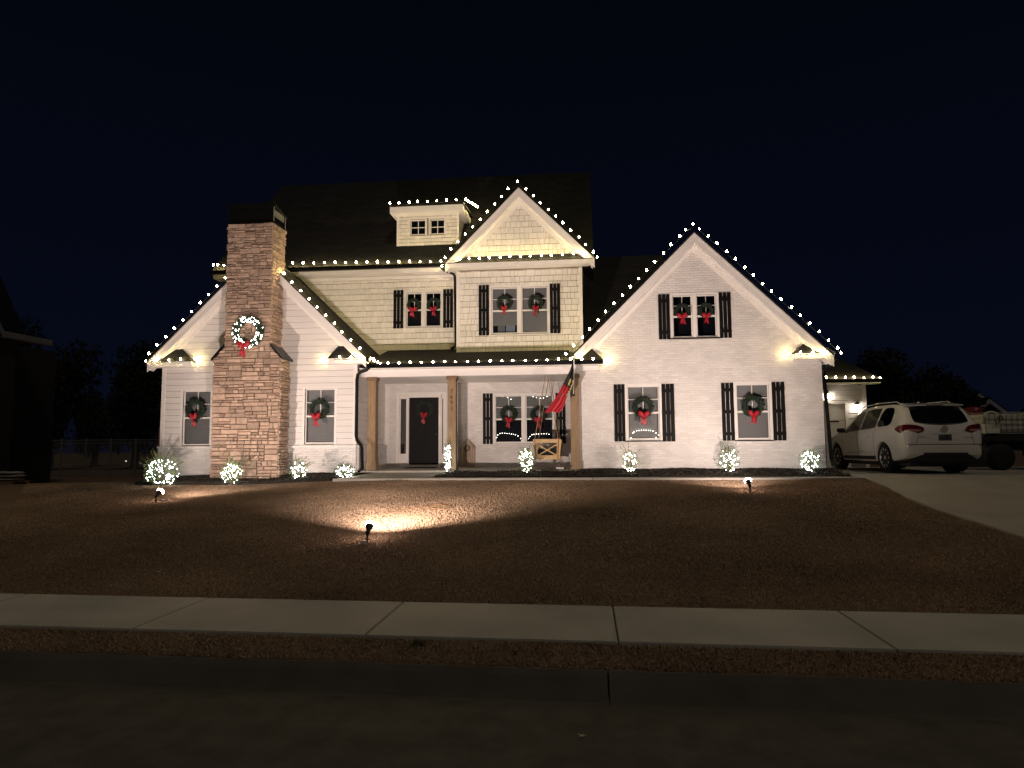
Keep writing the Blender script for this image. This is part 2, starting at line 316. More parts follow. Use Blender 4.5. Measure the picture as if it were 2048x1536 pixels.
# mulch beds (ground cover)
def bed(name, poly, zf, label):
    bm = bmesh.new(); x0 = min(p[0] for p in poly); x1 = max(p[0] for p in poly); y0 = min(p[1] for p in poly); y1 = max(p[1] for p in poly)
    def inside(x, y):
        c = False; n = len(poly)
        for i in range(n):
            (ax, ay), (bx, by) = poly[i], poly[(i + 1) % n]
            if (ay > y) != (by > y) and x < (bx - ax) * (y - ay) / (by - ay) + ax: c = not c
        return c
    st = .06; m_ = MB(); idx = {}
    nxx = int((x1 - x0) / st) + 1; nyy = int((y1 - y0) / st) + 1
    ins = {(i, j) for i in range(nxx) for j in range(nyy) if inside(x0 + (i + .5) * st, y0 + (j + .5) * st)}
    def vid(i, j):
        if (i, j) not in idx:
            x = x0 + i * st; y = y0 + j * st; edge_ = not all(((i - a, j - b) in ins) for a in (0, 1) for b in (0, 1))
            idx[(i, j)] = len(m_.v); m_.v.append((x, y, zf(x, y) + (-.05 if edge_ else random.uniform(0, .03))))
        return idx[(i, j)]
    for i, j in ins: m_.f.append((vid(i, j), vid(i + 1, j), vid(i + 1, j + 1), vid(i, j + 1))); m_.m.append(0)
    m_.cm = 1
    for k in range(int(len(ins) * 1.5)):
        i, j = random.choice(tuple(ins)) if k == 0 else lst[random.randrange(len(lst))]
        if k == 0: lst = list(ins)
        x = x0 + (i + random.random()) * st; y = y0 + (j + random.random()) * st; z = zf(x, y) + .03; a = random.uniform(0, pi); l_ = random.uniform(.02, .05); w_ = random.uniform(.006, .014)
        dx, dy = cos(a) * l_, sin(a) * l_; ex, ey = -sin(a) * w_, cos(a) * w_; h = random.uniform(-.015, .02)
        m_.add([(x - dx - ex, y - dy - ey, z - h), (x + dx - ex, y + dy - ey, z + h), (x + dx + ex, y + dy + ey, z + h + .006), (x - dx + ex, y - dy + ey, z - h + .006)], [(0, 1, 2, 3)], 1)
    o = m_.build(name, [M['mulch'], M['chip']], fix=False); kind(o, 'stuff'); tag(o, label, 'mulch'); return o
bed('mulch', [(-3.95, 17.64), (6.35, 17.64), (6.30, 18.98), (-.2, 18.98), (-.2, 18.53), (-3.5, 18.53)], lambda x, y: -.135 + .11 * smooth01((y - 17.64) / 1.1) + .012 * sin(x * 3.1), 'dark mulch bed below the porch and the painted brick gable')
bed('mulch', [(-11.9, 17.55), (-11, 17.3), (-9.5, 17.15), (-7.9, 17.35), (-6.9, 17.25), (-6.45, 17.3), (-6.35, 17.65), (-5.65, 18.6), (-5.9, 18.72), (-12.1, 18.72)], lambda x, y: -.26 + .10 * smooth01((y - 17.3) / 1.2) + .08 * smooth01((x + 9) / 3) + .02 * sin(x * 2.3), 'dark mulch bed around the foot of the stone chimney')

# ------------------------------------------------------------------ the house
H = thing('house', 'large two storey white house with stone chimney, front porch and rooflines edged with warm bulbs', 'house', (-3, 20, 0))
YL, YR, YP, YU, YBY, YD, YG = 18.70, 19.00, 21.40, 20.90, 20.30, 21.45, 24.00
def rect(l, r, t, b, Y):
    mx, my = (l + r) / 2, (t + b) / 2
    return at(l, my, Y).x, at(r, my, Y).x, at(mx, b, Y).z, at(mx, t, Y).z
def wall(poly, holes, Y, t, m, name='wall', parent=H):
    bm = bmesh.new(); o_ = org(parent)
    def loop(p):
        vs = [bm.verts.new((a - o_.x, Y - o_.y, b - o_.z)) for a, b in p]
        return [bm.edges.new((vs[i], vs[(i + 1) % len(vs)])) for i in range(len(vs))]
    es = loop(poly)
    for (a, b, c, d) in holes: es += loop([(a, c), (b, c), (b, d), (a, d)])
    bmesh.ops.triangle_fill(bm, edges=es, use_beauty=True, use_dissolve=False)
    r = bmesh.ops.extrude_face_region(bm, geom=bm.faces[:])
    bmesh.ops.translate(bm, vec=(0, t, 0), verts=[v for v in r['geom'] if isinstance(v, bmesh.types.BMVert)])
    bmesh.ops.recalc_face_normals(bm, faces=bm.faces)
    me = bpy.data.meshes.new(name); bm.to_mesh(me); bm.free(); me.materials.append(m)
    o = bpy.data.objects.new(name, me); C.objects.link(o); o.parent = parent; return o
def lap(mp, z0, z1, ch, ur, holes, shakes=False, name='siding', m=None, parent=H):
    q = MB(); z = z0
    while z < z1 - 1e-4:
        zt = min(z + ch, z1); gp = .011 if shakes else .009; cuts = sorted({z, zt - gp} | {h for H_ in holes for h in H_[2:4] if z < h < zt - gp})
        off = lambda s, z=z: .026 - .020 * (s - z) / ch
        U0, U1 = ur(z); segs = []
        if shakes:
            u = U0 - random.random() * .2
            while u < U1: w_ = random.uniform(.09, .27); segs.append((u + .0045, u + w_ - .0045, random.uniform(-.002, .010), random.uniform(0, .008))); u += w_
        else:
            segs = [(U0 - .01, U1 + .01, 0, 0)]
        for sa, sb, dzb, dd in segs:
            for ca, cb_ in zip(cuts[:-1], cuts[1:]):
                bot = ca + (dzb if ca == z else 0); mid = (ca + cb_) / 2
                iv = [(sa, sb)]
                for (h0, h1, k0, k1) in holes:
                    if k0 < mid < k1: iv = [p for a, b in iv for p in ((a, min(b, h0)), (max(a, h1), b)) if p[1] - p[0] > 1e-3]
                for a, b in iv:
                    lo0, lo1 = ur(bot); hi0, hi1 = ur(cb_)
                    A, B = max(a, lo0), min(b, lo1); D, E_ = max(a, hi0), min(b, hi1)
                    if B - A < 1e-3: continue
                    if E_ - D < 1e-3: D = E_ = (D + E_) / 2
                    o0, o1 = off(max(bot, z - .02)) + dd, off(cb_) + dd
                    i = len(q.v); q.add([mp(A, bot, o0), mp(B, bot, o0), mp(E_, cb_, o1), mp(D, cb_, o1), mp(A, bot, -.01), mp(B, bot, -.01), mp(E_, cb_, -.01), mp(D, cb_, -.01)],
                                        [(0, 1, 2, 3), (0, 4, 5, 1), (1, 5, 6, 2), (3, 7, 4, 0)])
        z = zt
    return q.build(name, m or (M['shake'] if shakes else M['siding']), parent)
mpy = lambda Y: (lambda u, z, o: (u, Y - o, z))
def gable(cx, half, zt, s, yf, yb, yw, frieze=True):
    for sg in (-1, 1):
        q = MB(); xe = cx + sg * half
        q.slab([(cx, yf, zt), (xe, yf, zt - s * half), (xe, yb, zt - s * half), (cx, yb, zt)], .022); q.build('roof', M['roof'], H)
    def band(top, bot, y0, y1, m, name, hx=half):
        for sg in (-1, 1):
            q = MB(); q.prism([(cx, zt - top), (cx + sg * hx, zt - top - s * hx), (cx + sg * hx, zt - bot - s * hx), (cx, zt - bot)], y0, y1)
            q.build(name, m, H)
    band(.033, .048, yf + .003, yf + .02, M['gutter'], 'drip_edge')
    band(.050, .120, yf + .012, yf + .06, M['trim'], 'crown_moulding'); band(.122, .315, yf + .032, yf + .075, M['trim'], 'fascia')
    band(.300, .330, yf + .078, yw - .030, M['trim'], 'soffit', half - .05)
    if frieze: band(.332, .47, yw - .028, yw + .01, M['trim'], 'frieze', half - .30)
    return lambda x: zt - s * abs(x - cx)
def dormer_return(x0, x1, xa, xb, yf, yw, zt, bh, rh, edge_m=None):
    q = MB(); q.box(x0, x1, yf + .03, yw - .004, zt - bh, zt - .03); q.box(x0 - .01, x1 + .012, yf + .01, yw - .004, zt - .028, zt - .002); q.build('cornice', edge_m or M['trim'], H)
    q = MB(); v = [(x0 - .03, yf, zt), (x1 + .03, yf, zt), (x1 + .03, yw - .002, zt), (x0 - .03, yw - .002, zt), (xa, yw - .03, zt + rh), (xb, yw - .03, zt + rh), (xb, yw - .002, zt + rh), (xa, yw - .002, zt + rh)]
    q.add(v, [(0, 3, 2, 1), (0, 1, 5, 4), (1, 2, 6, 5), (3, 0, 4, 7), (4, 5, 6, 7), (2, 3, 7, 6)]); q.build('roof', M['metalroof'] if edge_m else M['roof'], H)
def window(x0, x1, z0, z1, Y, n=1, blinds=1.0, cas=.06, proud=.03, sill=True, small=False):
    q = MB(); c = cas
    q.box(x0 - c, x0, Y - proud, Y + .03, z0 - .02, z1 + c).box(x1, x1 + c, Y - proud, Y + .03, z0 - .02, z1 + c).box(x0, x1, Y - proud, Y + .03, z1, z1 + c)
    mull = .10; uw = (x1 - x0 - mull * (n - 1)) / n
    for k in range(n - 1):
        mx_ = x0 + uw * (k + 1) + mull * k; q.box(mx_, mx_ + mull, Y - .02, Y + .08, z0, z1)
    W = None; boxes = []
    for k in range(n):
        a = x0 + k * (uw + mull); b = a + uw; f_ = .032
        q.box(a, a + f_, Y + .032, Y + .075, z0, z1).box(b - f_, b, Y + .032, Y + .075, z0, z1).box(a + f_, b - f_, Y + .032, Y + .075, z1 - f_, z1).box(a + f_, b - f_, Y + .032, Y + .075, z0, z0 + f_ * 1.3)
        zm = (z0 + z1) / 2
        if small: q.box(a + f_, b - f_, Y + .045, Y + .06, zm - .011, zm + .011); q.box((a + b) / 2 - .011, (a + b) / 2 + .011, Y + .0455, Y + .0605, z0 + f_, z1 - f_)
        else:
            q.box(a + f_, b - f_, Y + .03, Y + .07, zm - .024, zm + .024)
            zq = (zm + z1) / 2; q.box((a + b) / 2 - .010, (a + b) / 2 + .010, Y + .0455, Y + .0565, zm + .024, z1 - f_)
            q.box(a + f_, (a + b) / 2 - .01, Y + .045, Y + .056, zq - .010, zq + .010).box((a + b) / 2 + .01, b - f_, Y + .045, Y + .056, zq - .010, zq + .010)
        boxes.append((a + f_, b - f_))
    W = q.build('window', M['trim'], H)
    if sill: MB().box(x0 - c - .03, x1 + c + .03, Y - proud - .03, Y + .03, z0 - .055, z0 - .022).build('sill', M['trim'], W)
    for kb, (a, b) in enumerate(boxes):
        blind = blinds[kb] if isinstance(blinds, tuple) else blinds
        MB().add([(a, Y + .062, z0), (b, Y + .062, z0), (b, Y + .062, z1), (a, Y + .062, z1)], [(0, 1, 2, 3)]).build('pane', M['glass'], W, fix=False)
        zb = z1 - (z1 - z0) * blind
        if blind > 0:
            q = MB(); z = z1
            while z > zb + .02: q.add([(a, Y + .105, z), (b, Y + .105, z), (b, Y + .130, z - .044), (a, Y + .130, z - .044)], [(0, 1, 2, 3)]); z -= .047
            q.build('blind', M['blind'], W, fix=False)
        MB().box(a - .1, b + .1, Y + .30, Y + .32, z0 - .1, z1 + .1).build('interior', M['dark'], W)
    return (x0, x1, z0, z1)
def shutter(l, r, t, b, Y, battens=3):
    x0, x1, z0, z1 = rect(l, r, t, b, Y); q = MB(); w_ = (x1 - x0 - .034) / 3; y0 = Y - (.062 if Y in (YU, YBY) else .030)
    for k in range(3): q.box(x0 + k * (w_ + .017), x0 + k * (w_ + .017) + w_, y0, y0 + .022, z0, z1)
    h = z1 - z0
    for fz in ((.12, .5, .88) if battens == 3 else (.15, .85)): q.box(x0 + .002, x1 - .002, y0 - .020, y0 - .001, z0 + h * fz - .045, z0 + h * fz + .045)
    q.build('shutter', M['black'], H, bevel=.002)
def inner(r, c): return (r[0] + c, r[1] - c, r[2] + .03, r[3] - c)

# --- left gable wing
wx0, wx1 = at(323.5, 840, YL).x, at(712.5, 840, YL).x; lcx = -9.09; lh = 3.17; lzt = 6.15; ls = .9605
gl = gable(lcx, lh, lzt, ls, 18.40, 26.0, YL)
wA = inner(rect(361.5, 425, 777, 893, YL), .06); wB = inner(rect(605.5, 674, 773, 890, YL), .06)
zc = at(650, 892, YL).z
top = lambda x: gl(x) - .34
wall([(wx0, -.6), (wx1, -.6), (wx1, top(wx1)), (lcx, top(lcx)), (wx0, top(wx0))], [wA, wB], YL, .14, M['backing'])
rng_l = lambda z: (max(wx0 + .09, lcx - (lzt - .36 - z) / ls), min(wx1 - .09, lcx + (lzt - .36 - z) / ls))
ho = lambda h, c=.05: (h[0] - c, h[1] + c, h[2] - .05, h[3] + c)
lap(mpy(YL), zc + .03, lzt - .40, .172, rng_l, [ho(wA), ho(wB)])
for h in (wA, wB): window(*h, YL, 1, 1.0)
def boards(name, lst):
    for b in lst: MB().box(*b).build(name, M['trim'], H)
boards('corner_board', [(wx0 - .02, wx0 + .09, YL - .030, YL - .001, zc + .02, 3.0), (wx1 - .09, wx1 + .02, YL - .030, YL - .001, zc + .02, 3.0)])
for a, b in ((wx0 - .03, at(427, 900, YL).x), (at(570, 900, YL).x, wx1 + .03)):
    MB().box(a, b, YL - .09, YL - .001, -.6, zc - .035).build('wainscot', M['brick'], H)
    MB().box(a - .01, b, YL - .115, YL - .001, zc - .033, zc + .018).build('wainscot_cap', M['trim'], H)
# side walls of the wing
q = MB(); q.box(wx0, wx0 + .14, YL + .141, 30, -.6, 3.15); q.build('side_wall', M['siding'], H)
q = MB(); q.box(wx1 - .14, wx1, YL + .141, YP, -.6, 3.15); q.build('side_wall', M['siding'], H)
lap(lambda u, z, o: (wx1 + o, u, z), zc + .03, 2.75, .172, lambda z: (YL + .02, YP - .01), [])
MB().box(wx1 + .001, wx1 + .09, YL - .02, YP - .01, -.6, zc - .035).build('wainscot', M['brick'], H)
MB().box(wx1 + .001, wx1 + .115, YL - .02, YP - .01, zc - .033, zc + .018).build('wainscot_cap', M['trim'], H)

# --- right brick gable wing
rx0, rx1 = -.22, 6.19; rcx, rh, rzt, rs = 2.97, 3.42, 6.32, .99
gr = gable(rcx, rh, rzt, rs, 18.62, 29.0, YR)
w1 = inner(rect(1251, 1323, 768, 882, YR), .05); w2 = inner(rect(1469, 1543, 764, 881, YR), .05); w3 = inner(rect(1341, 1437, 586, 677, YR), .05)
top = lambda x: gr(x) - .34
wall([(rx0, -.5), (rx1, -.5), (rx1, top(rx1)), (rcx, top(rcx)), (rx0, top(rx0))], [w1, w2, w3], YR, .14, M['brick'])
window(*w1, YR, 1, 1.0, sill=False, proud=.015); window(*w2, YR, 1, 1.0, sill=False, proud=.015); window(*w3, YR, 2, 0, sill=False, proud=.015)
for h in (w1, w2, w3):
    MB().box(h[0] - .07, h[1] + .07, YR - .05, YR + .03, h[2] - .045, h[2] - .022).build('sill', M['black'], H)
    MB().box(h[0] - .07, h[1] + .07, YR - .04, YR - .001, h[2] - .115, h[2] - .047).build('brick_sill', M['brick'], H)
shutter(1228.5, 1250, 769, 883, YR); shutter(1324, 1349, 768, 883, YR); shutter(1443.5, 1468, 766, 881.5, YR); shutter(1545, 1570, 764, 881, YR)
shutter(1317, 1339.5, 589, 679, YR, 2); shutter(1438.5, 1462, 585, 676, YR, 2)
MB().box(rx1 - .14, rx1, YR + .141, YG, -.5, 2.95).build('side_wall', M['brick'], H)
MB().box(rx0, rx0 + .14, YR + .141, YP, -.5, 3.3).build('side_wall', M['brick'], H)

# --- main block, upper storey
mz = at(720, 531, 20.45).z; mxl = at(424, 531, 20.45).x; mxr = .32
bx0, bx1 = at(914.5, 620, YBY).x, at(1164, 620, YBY).x
uA = inner(rect(808.6, 886, 581, 656, YU), .06)
ub = inner(rect(979, 1100, 570, 669, YBY), .06)
wall([(mxl + .35, 2.9), (bx0 + .14, 2.9), (bx0 + .14, mz - .05), (mxl + .35, mz - .05)], [uA], YU, .14, M['backing2'])
lap(mpy(YU), 3.42, mz - .36, .178, lambda z: (max(-9.6, mxl + .4), bx0), [ho(uA)], True)
MB().box(mxl + .35, bx0 - .003, YU - .030, YU - .001, mz - .36, mz - .26).build('frieze', M['trim'], H)
window(*uA, YU, 2, 0)
shutter(787.8, 807.5, 581, 657.5, YU, 2); shutter(887, 906.5, 579, 656, YU, 2)
RY = 25.3; rz = at(870, 358, RY).z
sl = (rz - mz) / (RY - 20.45)
MB().slab([(mxl, 20.45, mz), (mxr, 20.45, mz), (mxr, RY, rz), (mxl, RY, rz)], .05).build('roof', M['roof'], H)
MB().slab([(mxl, RY, rz), (mxr, RY, rz), (mxr, RY + 4.9, mz), (mxl, RY + 4.9, mz)], .05).build('roof', M['roof'], H)
MB().box(mxl + .02, bx0 - .25, 20.50, 20.54, mz - .24, mz - .065).build('fascia', M['trim'], H)
MB().box(mxl + .02, bx0 - .02, 20.545, YU - .001, mz - .25, mz - .20).build('soffit', M['trim'], H)
MB().box(mxl, bx0 - .22, 20.39, 20.495, mz - .13, mz - .055).build('gutter', M['gutter'], H)
# gable ends of the main block
for x0, x1 in ((mxl + .35, mxl + .48), (-.16, -.03)):
    MB().prismx([(YU + .15, 2.9), (29.7, 2.9), (29.7, mz), (RY, rz - .25), (YU + .15, mz + .1)], x0, x1).build('gable_wall', M['siding'], H)
MB().box(mxl + .48, -.16, 29.5, 29.7, -.5, mz).build('back_wall', M['siding'], H)

# --- upper bay with its gable
bcx, bh_, bzt, bs = -1.85, 2.19, 8.28, 1.01
gb_ = gable(bcx, bh_, bzt, bs, 19.93, 23.0, YBY)
rzb = at(1040, 522, 19.93).z
top = lambda x: gb_(x) - .34
wall([(bx0, 3.2), (bx1, 3.2), (bx1, top(bx1)), (bcx, top(bcx)), (bx0, top(bx0))], [ub], YBY, .14, M['backing2'])
lap(mpy(YBY), 3.34, rzb - .16, .178, lambda z: (bx0 + .08, bx1 - .08), [ho(ub)], True)
lap(mpy(YBY), rzb + .24, bzt - .45, .178, lambda z: (bcx - (bzt - .40 - z) / bs, bcx + (bzt - .40 - z) / bs), [], True)
boards('corner_board', [(bx0 - .02, bx0 + .08, YBY - .032, YBY - .001, 3.3, rzb - .16), (bx1 - .08, bx1 + .02, YBY - .032, YBY - .001, 3.3, rzb - .16)])
window(*ub, YBY, 2, (.80, 1.0))
for lab_, a_, b_, c_, d_2, m_ in (('small dark screen seen low in the left sash of the bay window', 996, 1010, 652, 667, 'steel'), ('pale folded carton seen low in the left sash of the bay window', 1012, 1030, 649, 667, 'screen')):
    r_4 = rect(a_, b_, c_, d_2, YBY + .20); tag(MB().box(r_4[0], r_4[1], YBY + .18, YBY + .22, r_4[2] - .06, r_4[3]).build('carton', M[m_], None, bevel=.004), lab_, 'box')
shutter(958, 978.5, 571, 671.5, YBY); shutter(1100, 1120.5, 568, 667, YBY)
dormer_return(bcx - bh_ + .02, bcx + bh_ - .02, bcx - bh_ + .50, bcx + bh_ - .50, 19.93, YBY, rzb, .13, .27)
MB().box(bx0, bx0 + .12, YBY + .141, YU - .001, 3.3, mz).build('side_wall', M['shake'], H)
MB().box(bx1 - .12, bx1, YBY + .141, YU + 5, 3.3, mz).build('side_wall', M['shake'], H)

# --- roof dormer
dY = 21.35; d = rect(795, 917.5, 423, 494, dY); dn = MB()
dh = [inner(rect(818.5, 853.5, 437, 472, dY), .03), inner(rect(858, 891.5, 436, 470.5, dY), .03)]
wall([(d[0], d[2] - .1), (d[1], d[2] - .1), (d[1], d[3] + .1), (d[0], d[3] + .1)], dh, dY, .12, M['backing2'])
lap(mpy(dY), d[2] + .04, d[3] + .02, .12, lambda z: (d[0] + .05, d[1] - .05), [(dh[0][0] - .03, dh[1][1] + .03, dh[0][2] - .03, dh[0][3] + .03)], True)
for h in dh: window(*h, dY, 1, 0, cas=.035, sill=False, small=True)
boards('corner_board', [(d[0] - .015, d[0] + .05, dY - .03, dY - .001, d[2], d[3]), (d[1] - .05, d[1] + .015, dY - .03, dY - .001, d[2], d[3]), (d[0] + .05, d[1] - .05, dY - .028, dY - .001, d[2] - .03, d[2] + .04)])
for x0, x1 in ((d[0], d[0] + .1), (d[1] - .1, d[1])):
    MB().prismx([(dY + .121, d[2] - .1), (dY + 2.4, d[3] + .1), (dY + .121, d[3] + .1)], x0, x1).build('dormer_cheek', M['shake'], H)
e_ = rect(777.5, 928, 408, 423, dY - .35)
MB().box(e_[0] + .03, e_[1] - .03, dY - .32, dY + 1.1, e_[2], e_[3] - .03).build('cornice', M['trim'], H)
MB().slab([(e_[0], dY - .36, e_[3]), (e_[1], dY - .36, e_[3]), (e_[1], dY + 2.3, e_[3] + .22), (e_[0], dY + 2.3, e_[3] + .22)], .045).build('roof', M['roof'], H)

# --- porch
pz = 2.93; px0, px1 = -6.02, -.43
MB().slab([(px0, 18.60, pz), (px1, 18.60, pz), (px1, YU, pz + .66), (px0, YU, pz + .66)], .045).build('porch_roof', M['roof'], H)
MB().box(at(753, 730, 18.6).x, .49, 18.50, 18.60, pz - .145, pz - .035).build('gutter', M['gutter'], H)
zb0, zb1 = at(950, 751, 18.78).z, at(950, 736, 18.78).z
MB().box(wx1 + .10, rx0 - .001, 18.78, 18.98, zb0, zb1 + .03).build('porch_beam', M['trim'], H)
MB().box(wx1 + .10, rx0 + .62, 18.605, 18.775, zb1, zb1 + .03).build('soffit', M['trim'], H)
MB().box(wx1 + .01, rx0 - .001, 18.985, YP - .001, zb0 + .05, zb0 + .09).build('porch_ceiling', M['trim'], H)
dormer_return(-.40, .46, -.12, .20, 18.60, YR, pz - .02, .05, .36, M['gutter'])
MB().box(rx0 + .005, .40, 18.76, YR - .001, zb0 + .08, zb1 - .001).build('cornice', M['trim'], H)
MB().box(wx1 + .10, rx0 - .001, 18.56, YP, -.5, -.005).build('porch_slab', M['concrete'], H, bevel=.01)
for k, pxm in enumerate((745, 904.5, 1150)):
    cx = at(pxm, 850, 18.88).x; w_ = .115
    cxo = MB().box(cx - w_, cx + w_, 18.78, 19.01, 0, zb0 - .09).build('porch_column', M['wood'], H, bevel=.006)
    MB().box(cx - w_ - .03, cx + w_ + .03, 18.75, 19.04, zb0 - .088, zb0 - .002).build('capital', M['woodcap'], cxo)
    MB().box(cx - w_ - .02, cx + w_ + .02, 18.76, 19.03, 0, .22 if k != 1 else .05).build('plinth', M['wood'], cxo)
    if k == 1: colx = cx
# numerals on the middle column
fcu = bpy.data.curves.new('num', 'FONT'); fcu.size = .155; fcu.extrude = .006; fcu.align_x = 'CENTER'
cols = [o for o in H.children if o.name.startswith('porch_column')]
for k, ch in enumerate('7695'):
    fcu.body = ch; to = bpy.data.objects.new('n', fcu); C.objects.link(to); bpy.context.view_layer.update()
    me = bpy.data.meshes.new_from_object(to.evaluated_get(bpy.context.evaluated_depsgraph_get())); bpy.data.objects.remove(to)
    me.transform(Matrix.Translation(Vector((colx - H.location.x, 18.772 - H.location.y, at(904, 786 + 11.6 * k, 18.78).z))) @ Matrix.Rotation(radians(90), 4, 'X'))
    me.materials.clear(); me.materials.append(M['brass']); no = bpy.data.objects.new('house_number', me); C.objects.link(no); no.parent = cols[1]
# porch back wall, door, window
pw_ = inner(rect(986, 1110.5, 786.5, 888, YP), .06)
dr = rect(796, 890, 789, 938, YP); dr = (dr[0], dr[1], 0.0, dr[3])
wall([(wx1, -.3), (rx0, -.3), (rx0, zb0 + .2), (wx1, zb0 + .2)], [pw_, (dr[0], dr[1], -.0, dr[3])], YP, .14, M['brick'])
window(*pw_, YP, 2, .52, proud=.015, sill=False)
MB().box(pw_[0] - .07, pw_[1] + .07, YP - .04, YP - .001, pw_[2] - .10, pw_[2] - .022).build('brick_sill', M['brick'], H)
shutter(966, 985.5, 787, 888, YP); shutter(1111.5, 1131, 786, 887, YP)
lap(mpy(YP), zc + .03, 2.55, .172, lambda z: (wx1 + .03, at(779, 850, YP).x), [])
DX0, DX1, DZ0, DZ1 = rect(818, 877.5, 795, 929.5, YP)
q = MB(); q.box(dr[0] - .05, dr[1] + .05, YP - .03, YP + .02, dr[3], dr[3] + .07)
for a, b in ((dr[0] - .05, dr[0] + .04), (at(813.5, 860, YP).x, DX0), (DX1, at(879.5, 860, YP).x + .04), (dr[1] - .04, dr[1] + .05)): q.box(a, b, YP - .028, YP + .10, 0.0, dr[3])
q.box(at(813.5, 860, YP).x, at(879.5, 860, YP).x + .04, YP - .027, YP + .099, DZ1, dr[3]); fr = q.build('door_frame', M['trim'], H)
for a, b in ((dr[0] + .04, at(813.5, 860, YP).x), (at(879.5, 860, YP).x + .04, dr[1] - .04)):
    q = MB(); q.box(a, b, YP + .03, YP + .07, 0, .42).box(a, b, YP + .03, YP + .07, dr[3] - .13, dr[3]).box(a, a + .03, YP + .03, YP + .07, .42, dr[3] - .13).box(b - .03, b, YP + .03, YP + .07, .42, dr[3] - .13)
    sd_ = q.build('sidelight', M['trim'], H)
    MB().add([(a + .03, YP + .05, .42), (b - .03, YP + .05, .42), (b - .03, YP + .05, dr[3] - .13), (a + .03, YP + .05, dr[3] - .13)], [(0, 1, 2, 3)]).build('pane', M['glass'], sd_, fix=False)
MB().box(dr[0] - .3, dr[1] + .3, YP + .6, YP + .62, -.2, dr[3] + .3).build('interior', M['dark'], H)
q = MB(); q.box(DX0, DX1, YP + .03, YP + .08, DZ0, DZ1)
for zz0, zz1 in ((.12, .95), (1.08, 2.0)):
    for xx0, xx1 in ((DX0 + .12, (DX0 + DX1) / 2 - .04), ((DX0 + DX1) / 2 + .04, DX1 - .12)): q.box(xx0, xx1, YP + .018, YP + .029, DZ0 + zz0, DZ0 + zz1)
dro = q.build('front_door', M['door'], H, bevel=.004)
MB().lathe([(.025, 0), (.03, .02), (.012, .025), (.012, .05), (.032, .06), (.03, .09), (.01, .1)], (DX1 - .08, YP - .07, DZ0 + .95), 12, 'Y').build('handle', M['brass'], dro)
MB().box(DX0 - .03, DX1 + .03, YP - .08, YP + .09, 0.0, DZ0).build('threshold', M['trim'], H)

# --- wing returns
zL = at(345, 723, 18.42).z
dormer_return(at(299, 720, 18.42).x, at(380, 720, 18.42).x, at(351, 700, YL).x, at(366, 700, YL).x, 18.42, YL, zL, .15, .38)
dormer_return(at(656, 720, 18.42).x, at(733, 720, 18.42).x, at(677, 700, YL).x, at(692, 700, YL).x, 18.42, YL, zL, .15, .37)
zR = at(1630, 706, 18.64).z
dormer_return(at(1592, 706, 18.64).x, at(1670, 706, 18.64).x, at(1610, 700, YR).x, at(1636, 700, YR).x, 18.64, YR, zR, .14, .34)
# gutters along the side eaves of the wings
for x0, y0, y1, z in ((lcx - lh - .10, 18.42, 26, lzt - ls * lh), (lcx + lh, 18.42, 18.62, lzt - ls * lh), (rcx + rh, 18.64, 29, rzt - rs * rh)):
    MB().box(x0, x0 + .10, y0, y1, z - .14, z - .03).build('gutter', M['gutter'], H)
def downspout(pts, r=.038):
    MB().tube(pts, r, 8).build('downspout', M['gutter'], H, smooth=True)
p = lambda a, b, Y: at(a, b, Y)
downspout([p(740, 727, 18.5), p(738, 735, 18.5), p(733, 740, 18.5), p(720, 744, 18.6), p(715.5, 749, 18.62), p(714, 760, 18.62), p(712.5, 872, 18.62), p(714, 880, 18.58), p(720.5, 889, 18.48), p(723.5, 896, 18.46), p(724.5, 938, 18.46), p(716, 944, 18.40)], .048)
downspout([p(884, 532, 20.42), p(884.5, 537, 20.42), p(890, 542, 20.45), p(905, 547, 20.75), p(909.5, 552, 20.83), p(910, 562, 20.83), p(911.5, 688, 20.83), p(909.5, 694, 20.81), p(903, 697.5, 20.7)], .042)
downspout([p(1668, 722, 18.7), p(1660, 729, 18.8), p(1648.5, 736, 19.08), p(1647, 745, 19.1), p(1663, 918, 19.1), p(1666, 930, 19.0), p(1676, 938, 18.9)], .05)
downspout([p(1187, 527, 20.1), p(1180, 533, 20.2), p(1168, 536, 20.45), p(1166, 545, 20.5), p(1168, 690, 20.5)], .03)

# --- side garage wing
gx0, gx1 = 6.19, at(1733, 840, YG).x; gzE = at(1700, 760, YG).z
gd = (at(1657, 860, YG).x, at(1692, 860, YG).x, -.2, at(1675, 808, YG).z)
wall([(gx0, -.4), (gx1, -.4), (gx1, gzE + .1), (gx0, gzE + .1)], [gd], YG, .15, M['backing'])
lap(mpy(YG), gd[3] + .12, gzE - .16, .172, lambda z: (gx0 + .01, gx1 - .10), [])
lap(mpy(YG), .1, gd[3] + .12, .172, lambda z: (gd[1] + .10, gx1 - .10), [])
boards('corner_board', [(gx1 - .10, gx1 + .02, YG - .03, YG - .001, -.3, gzE)])
boards('door_casing', [(gd[1], gd[1] + .10, YG - .028, YG - .001, -.3, gd[3] + .10), (gd[0] - .10, gd[1] - .001, YG - .028, YG - .001, gd[3], gd[3] + .10), (gd[0] - .10, gd[0], YG - .028, YG - .001, -.3, gd[3] - .001)])
q = MB()
for k in range(4): q.box(gd[0], gd[1], YG + .05, YG + .09, gd[2] + (gd[3] - gd[2]) * k / 4 + .006, gd[2] + (gd[3] - gd[2]) * (k + 1) / 4 - .006)
gdo = q.build('garage_door', M['trim'], H); MB().box(gd[1] - 1.0, gd[1] - .2, YG + .03, YG + .049, 1.36, 1.40).build('handle', M['black'], gdo)
MB().box(gx0, gx1 + .35, YG - .40, YG - .001, gzE - .16, gzE - .03).build('cornice', M['trim'], H)
